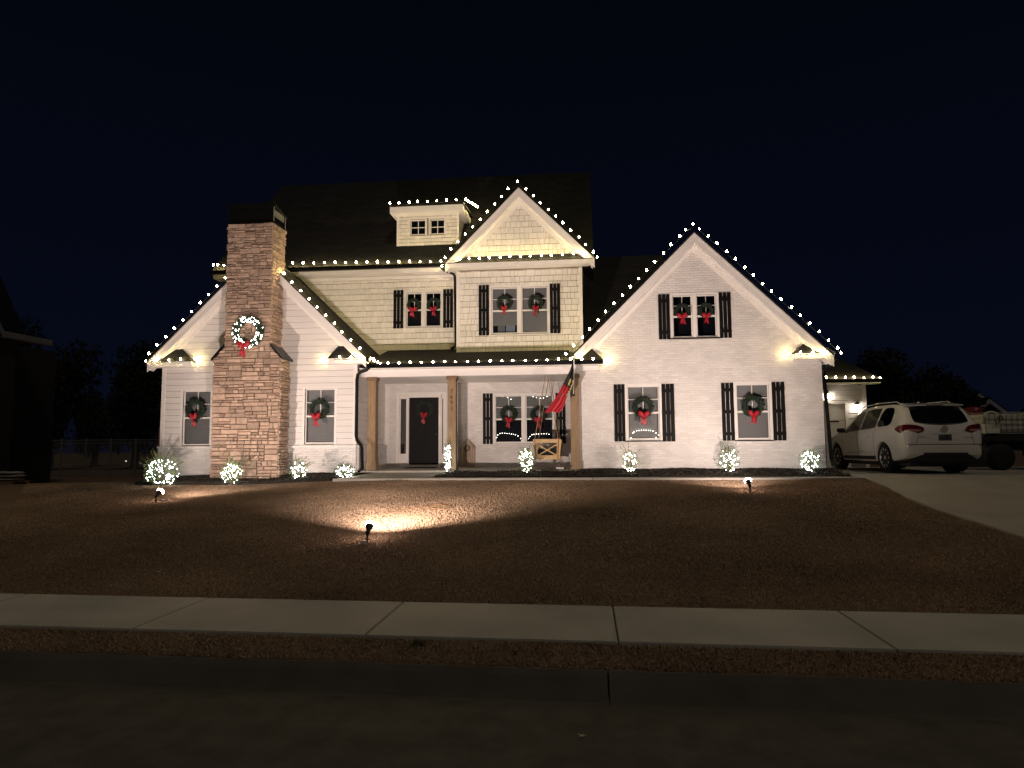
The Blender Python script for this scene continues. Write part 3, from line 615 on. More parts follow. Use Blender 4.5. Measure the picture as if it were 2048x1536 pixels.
MB().slab([(gx0, YG - .44, gzE), (gx1 + .40, YG - .44, gzE), (gx1 - 2.0, YG + 3, gzE + 2.2), (gx0, YG + 3, gzE + 2.2)], .05).build('roof', M['roof'], H)
MB().box(gx0, gx1 + .38, YG - .52, YG - .44, gzE - .12, gzE - .02).build('gutter', M['gutter'], H)
MB().box(gx1 - .12, gx1, YG + .151, YG + 6, -.3, gzE).build('side_wall', M['siding'], H)
MB().lathe([(.035, 0), (.045, .03), (.03, .07), (.012, .1)], (at(1717, 768, YG - .1).x, YG - .2, at(1717, 768, YG - .1).z), 12, 'Y').build('security_camera', M['blk'], H)
# garage lanterns
def lantern(px, py, Y):
    v = at(px, py, Y); q = MB(); q.box(v.x - .05, v.x + .05, Y - .012, Y, v.z - .12, v.z + .12)
    q.tube([(v.x, Y, v.z + .10), (v.x, Y - .10, v.z + .16), (v.x, Y - .14, v.z + .10)], .012); q.lathe([(.015, .11), (.09, .04), (.085, .03)], (v.x, Y - .14, v.z), 6); q.lathe([(.05, -.16), (.06, -.15), (.05, -.13)], (v.x, Y - .14, v.z), 6)
    o = q.build('wall_lantern', M['blk'], H); MB().lathe([(.045, -.13), (.06, .0), (.065, .03)], (v.x, Y - .14, v.z), 6).build('lamp_glass', M['sconce'], o)
lantern(1713, 812, YG - .005)
lantern(1653, 790, YG - .005)

# --- stone chimney
CY = 18.0; cl0, cl1 = at(427, 830, CY).x, at(561, 830, CY).x; cu0, cu1 = at(454, 560, CY).x, at(543.5, 560, CY).x
z_s0, z_s1, z_top = at(440, 718, CY).z, at(455, 694, CY).z, at(500, 447, CY).z
ccx = (cu0 + cu1) / 2; ch = (cu1 - cu0) / 2; cl_h = (cl1 - cl0) / 2; lx0, lx1 = ccx - cl_h, ccx + cl_h
q = MB(); q.box(lx0 + .03, lx1 - .03, CY + .03, YL - .11, -.6, z_s0).box(cu0 + .03, cu1 - .03, CY + .03, YL + .10, z_s0, z_top)
q.prism([(lx0 + .03, z_s0), (lx1 - .03, z_s0), (cu1, z_s1), (cu0, z_s1)], CY + .03, YL - .03)
CH = q.build('chimney', M['mortar'], H)
st = MB()
def stones(u0, u1, z0, z1, mp, clip=None):
    def rec(a, b, c, d_):
        w_, h = b - a, d_ - c
        if h > .21 or (h > .12 and random.random() < .42):
            m_ = c + h * random.uniform(.35, .65); rec(a, b, c, m_) if w_ < .9 else (rec(a, (a + b) / 2 + random.uniform(-.1, .1), c, m_) if False else rec(a, b, c, m_)); rec(a, b, m_, d_); return
        if w_ > .50 or (w_ > .26 and random.random() < .45):
            m_ = a + w_ * random.uniform(.3, .7); rec(a, m_, c, d_); rec(m_, b, c, d_); return
        g_ = .004; dep = random.uniform(.020, .070); ins = .012
        if clip: 
            A, B = clip(c); A2, B2 = clip(d_)
        else: A = A2 = -99; B = B2 = 99
        a0, b0, a1, b1 = max(a, A), min(b, B), max(a, A2), min(b, B2)
        if b0 - a0 < .03: return
        if b1 - a1 < .02: a1 = b1 = (max(a, A2) + min(b, B2)) / 2
        j = lambda: random.uniform(-.006, .006)
        back = [(a0 + g_, c + g_), (b0 - g_, c + g_), (b1 - g_, d_ - g_), (a1 + g_, d_ - g_)]
        fr_ = [(a0 + g_ + ins + j(), c + g_ + ins + j()), (b0 - g_ - ins + j(), c + g_ + ins + j()), (b1 - g_ - ins + j(), d_ - g_ - ins + j()), (a1 + g_ + ins + j(), d_ - g_ - ins + j())]
        mid = [((p_[0] * .8 + r_[0] * .2), (p_[1] * .8 + r_[1] * .2)) for p_, r_ in zip(back, fr_)]
        jj = lambda: dep + random.uniform(-.012, .012)
        v = [mp(*p_, -.02) for p_ in back] + [mp(*p_, dep * .55) for p_ in mid] + [mp(*p_, jj()) for p_ in fr_]
        st.add(v, [(8, 9, 10, 11)] + [(i, (i + 1) % 4, (i + 1) % 4 + 4, i + 4) for i in range(4)] + [(i + 4, (i + 1) % 4 + 4, (i + 1) % 4 + 8, i + 8) for i in range(4)])
    # start from bands so long joints never run the whole height
    z = z0
    while z < z1 - .02:
        zz = min(z1, z + random.uniform(.28, .46))
        if z1 - zz < .1: zz = z1
        u = u0
        while u < u1 - .02:
            uu = min(u1, u + random.uniform(.45, .95))
            if u1 - uu < .18: uu = u1
            rec(u, uu, z, zz); u = uu
        z = zz
fm = lambda u, z, o: (u, CY + .02 - o, z)
stones(lx0, lx1, -.45, z_s0, fm); stones(lx0, lx1, z_s0, z_s1, fm, lambda z: (lx0 + (cu0 - lx0) * (z - z_s0) / (z_s1 - z_s0), lx1 + (cu1 - lx1) * (z - z_s0) / (z_s1 - z_s0))); stones(cu0, cu1, z_s1, z_top, fm)
stones(CY, YL - .1, -.45, z_s0, lambda u, z, o: (lx1 - .02 + o, u, z)); stones(CY, YL + .1, z_s1 - .1, z_top, lambda u, z, o: (cu1 - .02 + o, u, z))
stones(CY, YL - .1, -.45, z_s0, lambda u, z, o: (lx0 + .02 - o, u, z)); stones(CY, YL + .1, z_s1 - .1, z_top, lambda u, z, o: (cu0 + .02 - o, u, z))
st.build('stonework', M['stone'], CH)
for sg, xa, xb in ((-1, lx0 - .06, cu0 - .02), (1, lx1 + .06, cu1 + .02)):
    q = MB(); za, zb_ = z_s0 + .01, z_s1 + .07
    q.add([(xa, CY - .06, za), (xb, CY - .06, zb_), (xb, YL - .02, zb_), (xa, YL - .02, za), (xa, CY - .06, za - .05), (xb, CY - .06, zb_ - .05), (xb, YL - .02, zb_ - .05), (xa, YL - .02, za - .05)],
          [(0, 1, 2, 3), (4, 7, 6, 5), (0, 4, 5, 1), (1, 5, 6, 2), (2, 6, 7, 3), (3, 7, 4, 0)]); q.build('shoulder_flashing', M['metalroof'], CH)
q = MB(); zt = z_top
q.box(cu0 - .03, cu1 + .03, CY - .03, YL + .13, zt, zt + .03)
for x in (cu0 + .02, cu1 - .02):
    for y in (CY + .02, YL + .06): q.box(x - .02, x + .02, y - .02, y + .02, zt + .03, zt + .46)
for y0, y1 in ((CY + .02, CY + .05),): q.box(cu0 + .045, cu1 - .045, y0, y1, zt + .03, zt + .46)
q.prismx([(CY - .03, zt + .46), (YL + .13, zt + .38), (YL + .13, zt + .40), (CY - .03, zt + .56)], cu0 - .04, cu1 + .04)
CC = q.build('chimney_cap', M['metalroof'], CH); MB().box(cu1 - .03, cu1 - .01, CY + .05, YL + .02, zt + .22, zt + .40).build('cap_louvre', M['steel'], CC)
MB().box(cu1 - .001, cu1 + .012, CY + .005, CY + .04, zt + .03, zt + .46).box(cu1 - .001, cu1 + .012, YL + .04, YL + .08, zt + .03, zt + .40).build('cap_post', M['steel'], CC)
# lower rear roof behind the bay and the brick wing
rzz = at(1200, 514, 25.3).z; MB().slab([(-.02, 20.6, 3.2), (2.9, 20.6, 3.2), (2.9, 25.3, rzz), (-.02, 25.3, rzz)], .05).build('roof', M['roof'], H)

# ------------------------------------------------------------------ roofline light strings
bmb = MB(); bmb.cm = 0; bmb.lathe([(.013, 0), (.014, .028)], n=6); bmb.cm = 1; bmb.lathe([(.012, .029), (.021, .045), (.020, .062), (.010, .082), (.002, .088)], n=6)
BULB = bmb.build('bulb', [M['wire'], M['c9']], None, smooth=True); BULB.location = (0, 0, -50); BULB_ME = BULB.data; bpy.data.objects.remove(BULB)
def new_from(me, name, parent, loc, rot=(0, 0, 0), sc=1.0):
    o = bpy.data.objects.new(name, me); C.objects.link(o); o.parent = parent; o.location = loc; o.rotation_euler = rot
    if sc != 1.0: o.scale = (sc, sc, sc)
    return o
def light_string(label, pts, drop=.035):
    P = [at(a, b, Y) - Vector((0, 0, .055)) for a, b, Y in pts]; c = P[len(P) // 2]
    t = thing('light_string', label, 'string lights', tuple(c), 'strings of warm bulbs along the rooflines')
    q = MB(); path = []
    for a, b in zip(P[:-1], P[1:]):
        path += [a, (a + b) / 2 + Vector((0, 0, -.012))]
    path.append(P[-1]); q.tube([tuple(v) for v in path], .006, 5).build('cord', M['wire'], t)
    for v in P: new_from(BULB_ME, 'bulb', t, v - c, (random.uniform(-.25, .25), random.uniform(-.25, .25), random.uniform(0, 6)), random.uniform(.86, 1.14))
    return t
def run(a, b, n, Y): return [(a[0] + (b[0] - a[0]) * k / (n - 1), a[1] + (b[1] - a[1]) * k / (n - 1), Y) for k in range(n)]
def cropped(pts, sx_, ox, oy, Y): return [(a / sx_ + ox, b / sx_ + oy, Y) for a, b in pts]
LS = light_string
LS('warm bulbs climbing the left rake of the sided left gable', [(290.7, 722, 18.40)] + run((298, 707), (451, 555), 10, 18.42))
LS('warm bulbs running down from the chimney along the right rake of the left gable', cropped([(110, 720), (170, 785), (235, 850), (300, 912), (360, 975), (422, 1040), (490, 1103), (553, 1165), (620, 1228), (688, 1292), (712, 1362)], 3.84, 540, 360, 18.44))
LS('close cluster of warm bulbs where the left gable eave meets the porch gutter', run((741, 716), (760, 727), 5, 18.60))
LS('warm bulbs on the small roof return at the far left corner', [(313, 721, 18.40), (337, 719, 18.40), (362, 718, 18.40), (391, 718.5, 18.54)])
LS('warm bulbs on the small roof return left of the porch', [(647, 716.5, 18.54), (680, 714, 18.40), (703, 714, 18.40), (722, 716, 18.40)])
LS('short run of warm bulbs on the main eave left of the chimney', [(427, 530, 20.42), (436, 530, 20.42), (448, 531, 20.42)])
LS('long straight run of warm bulbs on the upstairs eave between chimney and bay', run((585.6, 526), (882, 522.5), 15, 20.42))
LS('warm bulbs along the front edge of the little roof dormer', run((779, 406.5), (931, 398), 9, dY - .34))
v0 = at(933, 399, dY - .34); LS('crowded warm bulbs going back along the right edge of the dormer roof', [(933 + 3.2 * k, 400 + 1.9 * k, dY - .28 + .19 * k) for k in range(8)])
LS('warm bulbs outlining the peak of the upstairs bay gable', cropped([(162, 605), (215, 550), (268, 490), (325, 433), (383, 378), (440, 320), (495, 262), (548, 200), (603, 143), (672, 85), (735, 143), (793, 197), (850, 250), (907, 302), (965, 352), (1025, 405), (1083, 462), (1142, 515), (1198, 570), (1255, 630), (1282, 668)], 3.84, 860, 340, 19.97))
LS('warm bulbs along the narrow roof under the bay gable', cropped([(92, 735), (85, 700), (118, 672), (228, 683), (300, 678), (378, 675), (455, 673), (535, 670), (612, 662), (693, 660), (770, 658), (852, 656), (933, 653), (1013, 647), (1098, 640), (1175, 640)], 3.84, 860, 340, 19.90))
LS('long run of warm bulbs along the porch gutter', [(775.7, 725.5, 18.57), (797.8, 725.5, 18.57), (820.7, 725, 18.57), (842.9, 724.5, 18.57)] + cropped([(22, 1473), (110, 1470), (198, 1475), (285, 1475), (372, 1472), (460, 1470), (550, 1465), (638, 1465), (730, 1465), (817, 1463), (898, 1460), (983, 1452), (1075, 1456), (1163, 1454), (1255, 1452)], 3.84, 860, 340, 18.57) + [(1215, 718, 18.84)])
LS('warm bulbs climbing the left rake of the painted brick gable', cropped([(45, 1105), (108, 1040), (172, 975), (230, 913), (292, 847), (353, 780), (415, 717), (477, 652), (543, 590), (605, 525), (665, 460), (727, 397), (792, 330), (855, 265), (920, 200), (967, 150), (1022, 107)], 3.84, 1120, 420, 18.66))
LS('warm bulbs descending the right rake of the painted brick gable', cropped([(152, 143), (215, 198), (290, 255), (358, 317), (427, 375), (497, 438), (567, 500), (635, 565), (707, 622), (777, 683), (852, 747), (925, 805), (993, 870), (1067, 932), (1138, 997), (1210, 1060), (1240, 1097)], 3.84, 1360, 420, 18.66))
LS('warm bulbs on the small roof return at the right corner of the brick gable', [(1577.5, 707.5, 18.85), (1601, 704.5, 18.60), (1625.6, 704, 18.60), (1650, 704.5, 18.60)])
LS('warm bulbs on the low eave of the side garage', [(x_, 754.5, YG - .46) for x_ in (1653, 1672, 1691, 1709, 1728, 1746, 1760)])

# ------------------------------------------------------------------ wreaths
def fir_mesh(R, r, n):
    q = MB(); m_ = 28; k_ = 6
    for i in range(m_):
        a = 2 * pi * i / m_
        for j in range(k_):
            b = 2 * pi * j / k_; q.v.append(((R + r * .55 * cos(b)) * cos(a), r * .45 * sin(b), (R + r * .55 * cos(b)) * sin(a)))
    for i in range(m_):
        for j in range(k_): q.f.append((i * k_ + j, ((i + 1) % m_) * k_ + j, ((i + 1) % m_) * k_ + (j + 1) % k_, i * k_ + (j + 1) % k_)); q.m.append(0)
    for _ in range(n):
        a = random.uniform(0, 2 * pi); b = random.uniform(0, 2 * pi); base = Vector(((R + r * .4 * cos(b)) * cos(a), r * .4 * sin(b), (R + r * .4 * cos(b)) * sin(a)))
        rad = Vector((cos(a), 0, sin(a))); tg = Vector((-sin(a), 0, cos(a))); d_ = (rad * cos(b) * random.uniform(.3, 1.2) + Vector((0, 1, 0)) * sin(b) * .8 + tg * random.uniform(-.2, 1.3) + Vector((random.gauss(0, .25), random.gauss(0, .2), random.gauss(0, .25)))).normalized()
        L = random.uniform(.5, 1.05) * r; w_ = d_.cross(Vector((random.random() - .5, 1, random.random() - .5))).normalized() * random.uniform(.006, .011)
        tip = base + d_ * L; md = base + d_ * L * .5
        q.add([base, md + w_, tip, md - w_], [(0, 1, 2, 3)])
        for s_ in (-1, 1):
            sd2 = (d_ + w_.normalized() * s_ * .8).normalized(); q.add([md, md + sd2 * L * .35 + w_ * .4, md + sd2 * L * .5], [(0, 1, 2)])
    return q
def bow_mesh(sc=1.0):
    q = MB()
    for s_ in (-1, 1):
        for layer, (ln, up, hh) in enumerate(((.135, .03, .048), (.105, -.03, .040))):
            for fb in (-1, 1):
                g_ = []; n1, n2 = 7, 4
                for i in range(n1):
                    t = i / (n1 - 1)
                    for j in range(n2):
                        v_ = j / (n2 - 1) * 2 - 1; h = .012 + hh * sin(pi * min(1, t * .62 + .05)); g_.append((s_ * (ln * t), -.03 + fb * .035 * sin(pi * t) - .012 * cos(v_ * 3), up * t + v_ * h * (1 - .15 * t)))
                q.add(g_, [(i * n2 + j, i * n2 + j + 1, (i + 1) * n2 + j + 1, (i + 1) * n2 + j) for i in range(n1 - 1) for j in range(n2 - 1)])
    q.lathe([(.004, -.05), (.024, -.045), (.028, -.03), (.02, -.01)], (0, 0, 0), 10, 'Y')
    for s_, ln in ((-1, .24), (1, .27)):
        g_ = []; n1 = 9
        for i in range(n1):
            t = i / (n1 - 1)
            for j in (-1, 0, 1): g_.append((s_ * (.008 + .040 * t) + j * (.018 + .016 * t), -.035 + .014 * sin(t * 9 + j), -.01 - ln * t + (.03 if (i == n1 - 1 and j == 0) else 0)))
        q.add(g_, [(i * 3 + j, i * 3 + j + 1, (i + 1) * 3 + j + 1, (i + 1) * 3 + j) for i in range(n1 - 1) for j in (0, 1)])
    q.v = [(a * sc, b * sc, c * sc) for a, b, c in q.v]; return q
FIR = [fir_mesh(.215, .085, 750) for _ in range(2)]; BOW = bow_mesh()
firme = []; 
for f_ in FIR: o = f_.build('foliage', M['fir'], None, fix=False); firme.append(o.data); bpy.data.objects.remove(o)
o = BOW.build('bow', M['red'], None, smooth=True, fix=False); bowme = o.data; bpy.data.objects.remove(o)
GW = 'fir wreaths with red bows on windows and door'
for k, (px, py, Y, sc, bdx, lab) in enumerate((
    (391, 819, YL - .09, 1.0, 0, 'fir wreath with red bow on the window left of the stone chimney'),
    (638, 818, YL - .09, 1.0, -.045, 'fir wreath with narrow hanging red bow on the window right of the stone chimney'),
    (1286, 814, YR - .08, 1.0, .01, 'fir wreath with red bow on the ground floor brick window nearer the porch'),
    (1505.5, 812, YR - .08, 1.02, 0, 'fir wreath with red bow on the ground floor brick window nearer the driveway'),
    (1364, 622, YR - .08, .72, -.01, 'small fir wreath on the left sash of the upstairs window in the brick gable'),
    (1411, 621, YR - .08, .72, .01, 'small fir wreath on the right sash of the upstairs window in the brick gable'),
    (827, 610, YU - .09, .74, -.01, 'small fir wreath on the left sash of the dark window above the porch roof'),
    (867, 609, YU - .09, .74, .01, 'small fir wreath on the right sash of the dark window above the porch roof'),
    (1008.5, 606, YBY - .09, .80, 0, 'fir wreath on the left sash of the bay window upstairs'),
    (1071, 606, YBY - .09, .82, .01, 'fir wreath on the right sash of the bay window upstairs'),
    (1017, 828, YP - .08, .90, .02, 'fir wreath on the left sash of the porch window'),
    (1077, 828, YP - .08, .90, -.01, 'fir wreath behind the flag on the right sash of the porch window'),
    (849, 818, YP - .04, .95, 0, 'dark fir wreath with small red bow on the black front door'))):
    v = at(px, py, Y); t = thing('wreath', lab, 'wreath', tuple(v), GW); t.scale = (sc, sc, sc)
    new_from(firme[k % 2], 'foliage', t, (0, 0, 0), (0, random.uniform(0, 6), 0)); new_from(bowme, 'bow', t, (bdx, -.075, -.195), (0, random.uniform(-.14, .14), 0)).scale = (random.uniform(.78, 1.08) * (1.28 if sc < .78 else 1), 1.2, random.uniform(.95, 1.15) * (1.2 if sc < .78 else 1))
# lit wreath on the chimney
lm = MB(); lm.lathe([(.003, -.008), (.0080, -.003), (.0080, .003), (.003, .008)], n=5)
o = lm.build('mini_light', M['led'], None, fix=False); LED = o.data; bpy.data.objects.remove(o)
o = lm.build('mini_light', M['ledy'], None, fix=False); LEDY = o.data; bpy.data.objects.remove(o)
v = at(496, 664, CY - .13); t = thing('lit_wreath', 'large lit fir wreath with white mini lights and long red bow on the chimney', 'wreath', tuple(v))
fm_ = fir_mesh(.345, .105, 1300).build('foliage', M['fir'], t, local=True, fix=False)
WL = bpy.data.meshes.new_from_object(bpy.data.objects.new('w', LED)); WL.materials.clear(); WL.materials.append(emit_mat('wreath mini light', (1.0, .95, .80), 34))
for k in range(112):
    a = random.uniform(0, 2 * pi); b = random.uniform(-pi, .1); rr = .345 + .085 * cos(b); new_from(WL, 'mini_light', t, (rr * cos(a), .085 * sin(b) - .01, rr * sin(a)), (random.random() * 3, random.random() * 3, 0))
new_from(bowme, 'bow', t, (-.05, -.12, -.36), (0, .05, 0), 1.3)

# ------------------------------------------------------------------ shrubs with mini lights
def shrub(px, rt, rb, wpx, Y, n, nled, loose, lab, lab2, wild=0.0, led=None):
    zb = gz(at(px, rb, Y).x, Y) + .02
    vb = at(px, rb, Y); vt = at(px, rt, Y); base = Vector((vb.x, Y, min(vb.z, zb + .12))); h = vt.z - base.z; rw = wpx / 2 / F_PX * Y
    t = thing('shrub', lab, 'shrub', tuple(base), 'shrubs wrapped in mini lights')
    q = MB()
    for k in range(9 + int(rw * 20)):
        a = random.uniform(0, 2 * pi); R_ = rw * random.uniform(.2, .9); tip = (R_ * cos(a), R_ * .8 * sin(a), h * random.uniform(.6, 1.05))
        q.tube([(0, 0, -.05), (tip[0] * .35, tip[1] * .35, tip[2] * .45), tip], [.008, .005, .002], 5)
    q.build('stems', M['twig'], t, local=True, fix=False); q = MB()
    def leafq(c, d_, L):
        w_ = d_.cross(Vector((random.gauss(0, 1), random.gauss(0, 1), random.gauss(0, 1)))).normalized() * L * .28
        q.add([c, c + d_ * L * .5 + w_, c + d_ * L, c + d_ * L * .5 - w_], [(0, 1, 2, 3)])
    pts = []
    for _ in range(n):
        while True:
            p_ = Vector((random.uniform(-1, 1), random.uniform(-1, 1), random.uniform(-1, 1)))
            if .25 < p_.length < 1: break
        p_ *= (1 + .12 * sin(p_.x * 5 + px) * cos(p_.z * 6)); c = Vector((p_.x * rw, p_.y * rw * .85, h * (.5 + .48 * p_.z))); pts.append(c)
        leafq(c, Vector((p_.x, p_.y, abs(p_.z) + .4 + random.gauss(0, .5))).normalized(), random.uniform(.022, .05))
    for k in range(int(wild)):
        a = random.uniform(0, 2 * pi); el = random.uniform(.3, 1.3); d_ = Vector((cos(a) * cos(el), sin(a) * cos(el) * .6, sin(el))); r0 = Vector((d_.x * rw * .7, d_.y * rw * .7, h * .5 + d_.z * h * .4))
        L = random.uniform(.15, .34); q.tube([r0, r0 + d_ * L], .003, 4)
        for j in range(9): s_ = L * j / 8; leafq(r0 + d_ * s_, (d_ + Vector((random.gauss(0, .5), random.gauss(0, .5), random.gauss(0, .5)))).normalized(), .04)
    q.build('leaves', M['leaf'], t, local=True, fix=False)
    t2 = thing('mini_lights', lab2, 'string lights', tuple(base), 'mini light strings on the shrubs')
    order = []
    for k in range(nled):
        while True:
            p_ = Vector((random.uniform(-1, 1), random.uniform(-1, .6), random.uniform(-1, 1)))
            if .45 < p_.length < 1: break
        order.append(Vector((p_.x * rw * loose, p_.y * rw * .9, h * (.46 + .44 * p_.z))))
    order.sort(key=lambda p_: (int(p_.z / h * 7), p_.x * (1 if int(p_.z / h * 7) % 2 else -1)))
    MB().tube([tuple(p_) for p_ in order], .0022, 3).build('cord', M['wire'], t2, local=True, fix=False)
    for p_ in order: new_from(led or LED, 'mini_light', t2, p_, (random.random() * 3, random.random() * 3, 0), random.uniform(.8, 1.25))
shrub(322, 912, 974, 74, 17.0, 1300, 98, .9, 'wide straggly shrub glowing at the far left corner of the house', 'dense white mini lights on the wide straggly corner shrub', 34)
shrub(462, 920, 969, 46, 17.25, 800, 74, .9, 'shrub glowing in front of the stone chimney base', 'white mini lights on the shrub in front of the chimney', 12)
shrub(597, 916, 964, 36, 17.6, 600, 60, .9, 'upright shrub just right of the stone chimney', 'white mini lights on the upright shrub right of the chimney', 7)
shrub(690, 928, 956, 44, 17.8, 600, 62, .95, 'low domed shrub beside the black downspout left of the porch', 'white mini lights on the low domed shrub by the downspout', 0)
shrub(895, 880, 944, 13, 18.35, 420, 62, 1.1, 'tall narrow little tree in front of the middle porch column', 'white mini lights spiralling up the narrow little tree by the middle column', 0)
shrub(1053, 893, 941, 34, 18.2, 800, 66, .9, 'round shrub at the foot of the porch swing', 'white mini lights on the shrub by the porch swing', 4, LEDY)
shrub(1260, 899, 943, 32, 18.2, 520, 44, .95, 'thin shrub under the brick window nearer the porch', 'white mini lights on the thin shrub under the nearer brick window', 5, LEDY)
shrub(1459, 892, 941, 38, 18.2, 650, 52, .95, 'pointed shrub under the brick window nearer the driveway', 'white mini lights on the pointed shrub under the brick window', 5)
shrub(1620, 898, 942, 40, 18.2, 650, 62, .98, 'round shrub at the right corner of the brick wall beside the driveway', 'white mini lights on the round shrub by the driveway corner', 0)

# ------------------------------------------------------------------ ground floodlights
def floodlight(px, py, Y, power, aim, lab, el=34):
    x = at(px, py, Y).x; z = gz(x, Y); t = thing('floodlight', lab, 'floodlight', (x, Y, z), 'ground floodlights aimed at the house')
    t.rotation_euler = (0, 0, aim); L = Vector
    MB().tube([(0, 0, -.12), (0, 0, .12)], [.004, .014], 6).box(-.035, .035, -.010, .010, .05, .065).build('stake', M['blk'], t, local=True)
    dr_ = Vector((0, cos(radians(el)), sin(radians(el)))); mx = Matrix.Translation((0, .0, .145)) @ Vector((0, 0, 1)).rotation_difference(dr_).to_matrix().to_4x4()
    q = MB(); q.lathe([(.022, -.03), (.030, -.01), (.030, .05), (.036, .07), (.056, .120), (.060, .138), (.056, .140)], n=20); q.xform(mx); ho_ = q.build('lamp_holder', M['blk'], t, smooth=True, local=True)
    MB().tube([(0, 0, .10), (0, -.02, .135), (0, 0, .155)], .016, 8).build('knuckle', M['blk'], t, local=True)
    q = MB(); q.lathe([(.052, .141), (.069, .152), (.073, .163), (.062, .178), (.035, .188), (.004, .192)], n=20); q.xform(mx); q.build('lens', M['lens'], t, smooth=True, local=True)
    ld = bpy.data.lights.new('beam', 'SPOT'); ld.spot_size = radians(124); ld.spot_blend = 1.0; ld.shadow_soft_size = .045; ld.energy = power; ld.color = (1.0, .79, .70); lo = bpy.data.objects.new('beam', ld); C.objects.link(lo)
    lo.parent = t; lo.matrix_local = mx @ Matrix.Translation((0, 0, .245)) @ Matrix.Rotation(pi, 4, 'X')
    return t, x, z
FL2 = floodlight(735, 1080, 9.65, 3350, .05, 'black stake floodlight in the middle of the lawn, the one nearest the sidewalk', 38)
FL1 = floodlight(312, 1001, 14.1, 820, -.12, 'black stake floodlight lighting the stone chimney from the left of the lawn', 38)
FL3 = floodlight(1500, 982, 14.8, 860, .05, 'black stake floodlight in front of the painted brick gable', 38)
x, z = FL2[1], FL2[2]
tag(MB().tube([(x, 9.62, z + .09), (x - .05, 9.55, z + .05), (x - .12, 9.45, z + .03), (x - .20, 9.38, z + .02), (x - .26, 9.28, z + .015)], .006, 6).build('power_cord', M['cordo'], None), 'orange cord trailing from the middle floodlight', 'cord')
tag(MB().box(x - .05, x + .0, 9.50, 9.54, z + .02, z + .055).lathe([(.018, 0), (.018, .05)], (x + .02, 9.48, z + .01), 8).build('plug', M['whitep'], None), 'small white plug and socket at the foot of the middle floodlight', 'plug')
def gpt(px, py, it=14):     # sighting onto the terrain
    Y = 10.0
    for _ in range(it):
        d_ = at(px, py, 1.0) - Vector((0, 0, EYE)); k = (gz(d_.x * Y, Y) - EYE) / d_.z; Y = .5 * Y + .5 * k
    return Vector((d_.x * Y, Y, gz(d_.x * Y, Y)))
cp = [gpt(*p_) + Vector((0, 0, .02)) for p_ in ((770, 1030), (800, 1022), (826, 1019), (850, 1015), (858, 1012), (870, 1011), (885, 1012), (897, 1014), (903, 1017), (890, 1020), (868, 1019), (852, 1017))]
tag(MB().tube(cp, .0045, 6).build('extension_cord', M['cordo'], None), 'orange extension cord looping over the lit part of the lawn', 'cord')
q = gpt(318, 1003); tag(MB().tube([(q.x + .02, q.y, q.z + .03), (q.x + .08, q.y - .02, q.z + .035), (q.x + .14, q.y, q.z + .03), (q.x + .19, q.y + .03, q.z + .035)], [.018, .022, .018, .010], 8).build('plug', M['blk'], None), 'black plug lying beside the floodlight that lights the chimney', 'plug')

# ------------------------------------------------------------------ porch furniture and decorations
# hanging swing, its slatted end panels facing the street
sx0, sx1 = at(1067, 900, 18.95).x, at(1121, 900, 18.95).x; szb, szt = at(1094, 919, 18.95).z, at(1094, 878, 18.95).z; scx = (sx0 + sx1) / 2; sY0, sY1 = 19.05, 20.55
t = thing('porch_swing', 'yellow pine porch swing with cross braced end and dark cushion, hung on ropes', 'porch swing', (scx, 19.8, .3))
for Y0 in (sY0, sY1):
    q = MB(); th = .045; a, b, c, d_ = sx0 - .02, sx1 + .02, szb, szt
    q.box(a, b, Y0, Y0 + th, d_ - .10, d_).box(a + .04, b - .04, Y0, Y0 + th, c, c + .11)
    q.add([(a, Y0, d_ - .101), (a + .10, Y0, d_ - .101), (a + .14, Y0, c + .111), (a + .04, Y0, c + .111), (a, Y0 + th, d_ - .101), (a + .10, Y0 + th, d_ - .101), (a + .14, Y0 + th, c + .111), (a + .04, Y0 + th, c + .111)], [(0, 1, 2, 3), (4, 7, 6, 5), (0, 4, 5, 1), (1, 5, 6, 2), (2, 6, 7, 3), (3, 7, 4, 0)])
    q.add([(b, Y0, d_ - .101), (b - .10, Y0, d_ - .101), (b - .14, Y0, c + .111), (b - .04, Y0, c + .111), (b, Y0 + th, d_ - .101), (b - .10, Y0 + th, d_ - .101), (b - .14, Y0 + th, c + .111), (b - .04, Y0 + th, c + .111)], [(0, 1, 2, 3), (4, 7, 6, 5), (0, 4, 5, 1), (1, 5, 6, 2), (2, 6, 7, 3), (3, 7, 4, 0)])
    ep = q.build('end_panel', M['pine'], t)
    MB().bar((a + .09, Y0 + .02, d_ - .13), (b - .12, Y0 + .02, c + .10), .030, .065).build('brace', M['pine'], ep)
    MB().bar((b - .09, Y0 + .005, d_ - .13), (a + .12, Y0 + .005, c + .10), .028, .065).build('brace', M['pine'], ep)
MB().box(sx0 + .05, sx1 - .05, sY0 + .05, sY1 - .002, szb + .06, szb + .10).build('seat', M['pine'], t)
MB().box(sx0 + .07, sx1 - .12, sY0 + .06, sY1 - .01, szb + .101, szb + .30).build('cushion', M['cushion'], t, bevel=.04)
MB().box(sx1 - .11, sx1 - .06, sY0 + .05, sY1 - .002, szb + .12, szt + .02).build('backrest', M['pine'], t)
zc_ = zb0 + .05
for Y0 in (sY0 + .02, sY1 + .02):
    for xb_, xt_ in ((sx0 + .03, scx - .015), (sx1 - .06, scx + .035)):
        MB().tube([(xt_, Y0 - .03, zc_), ((xb_ + xt_) / 2, Y0 - .035, (zc_ + szt) / 2), (xb_, Y0 - .04, szt - .02), (xb_ + (.03 if xb_ < scx else -.02), Y0 - .04, szb + .02), (xb_ + .02, Y0 - .05, szb - .06), (xb_ + .07, Y0 - .04, szb - .03), (xb_ + .03, Y0 - .05, szb - .14), (xb_ - .02, Y0 - .05, szb - .20)], .011, 6).build('rope', M['rope'], t)
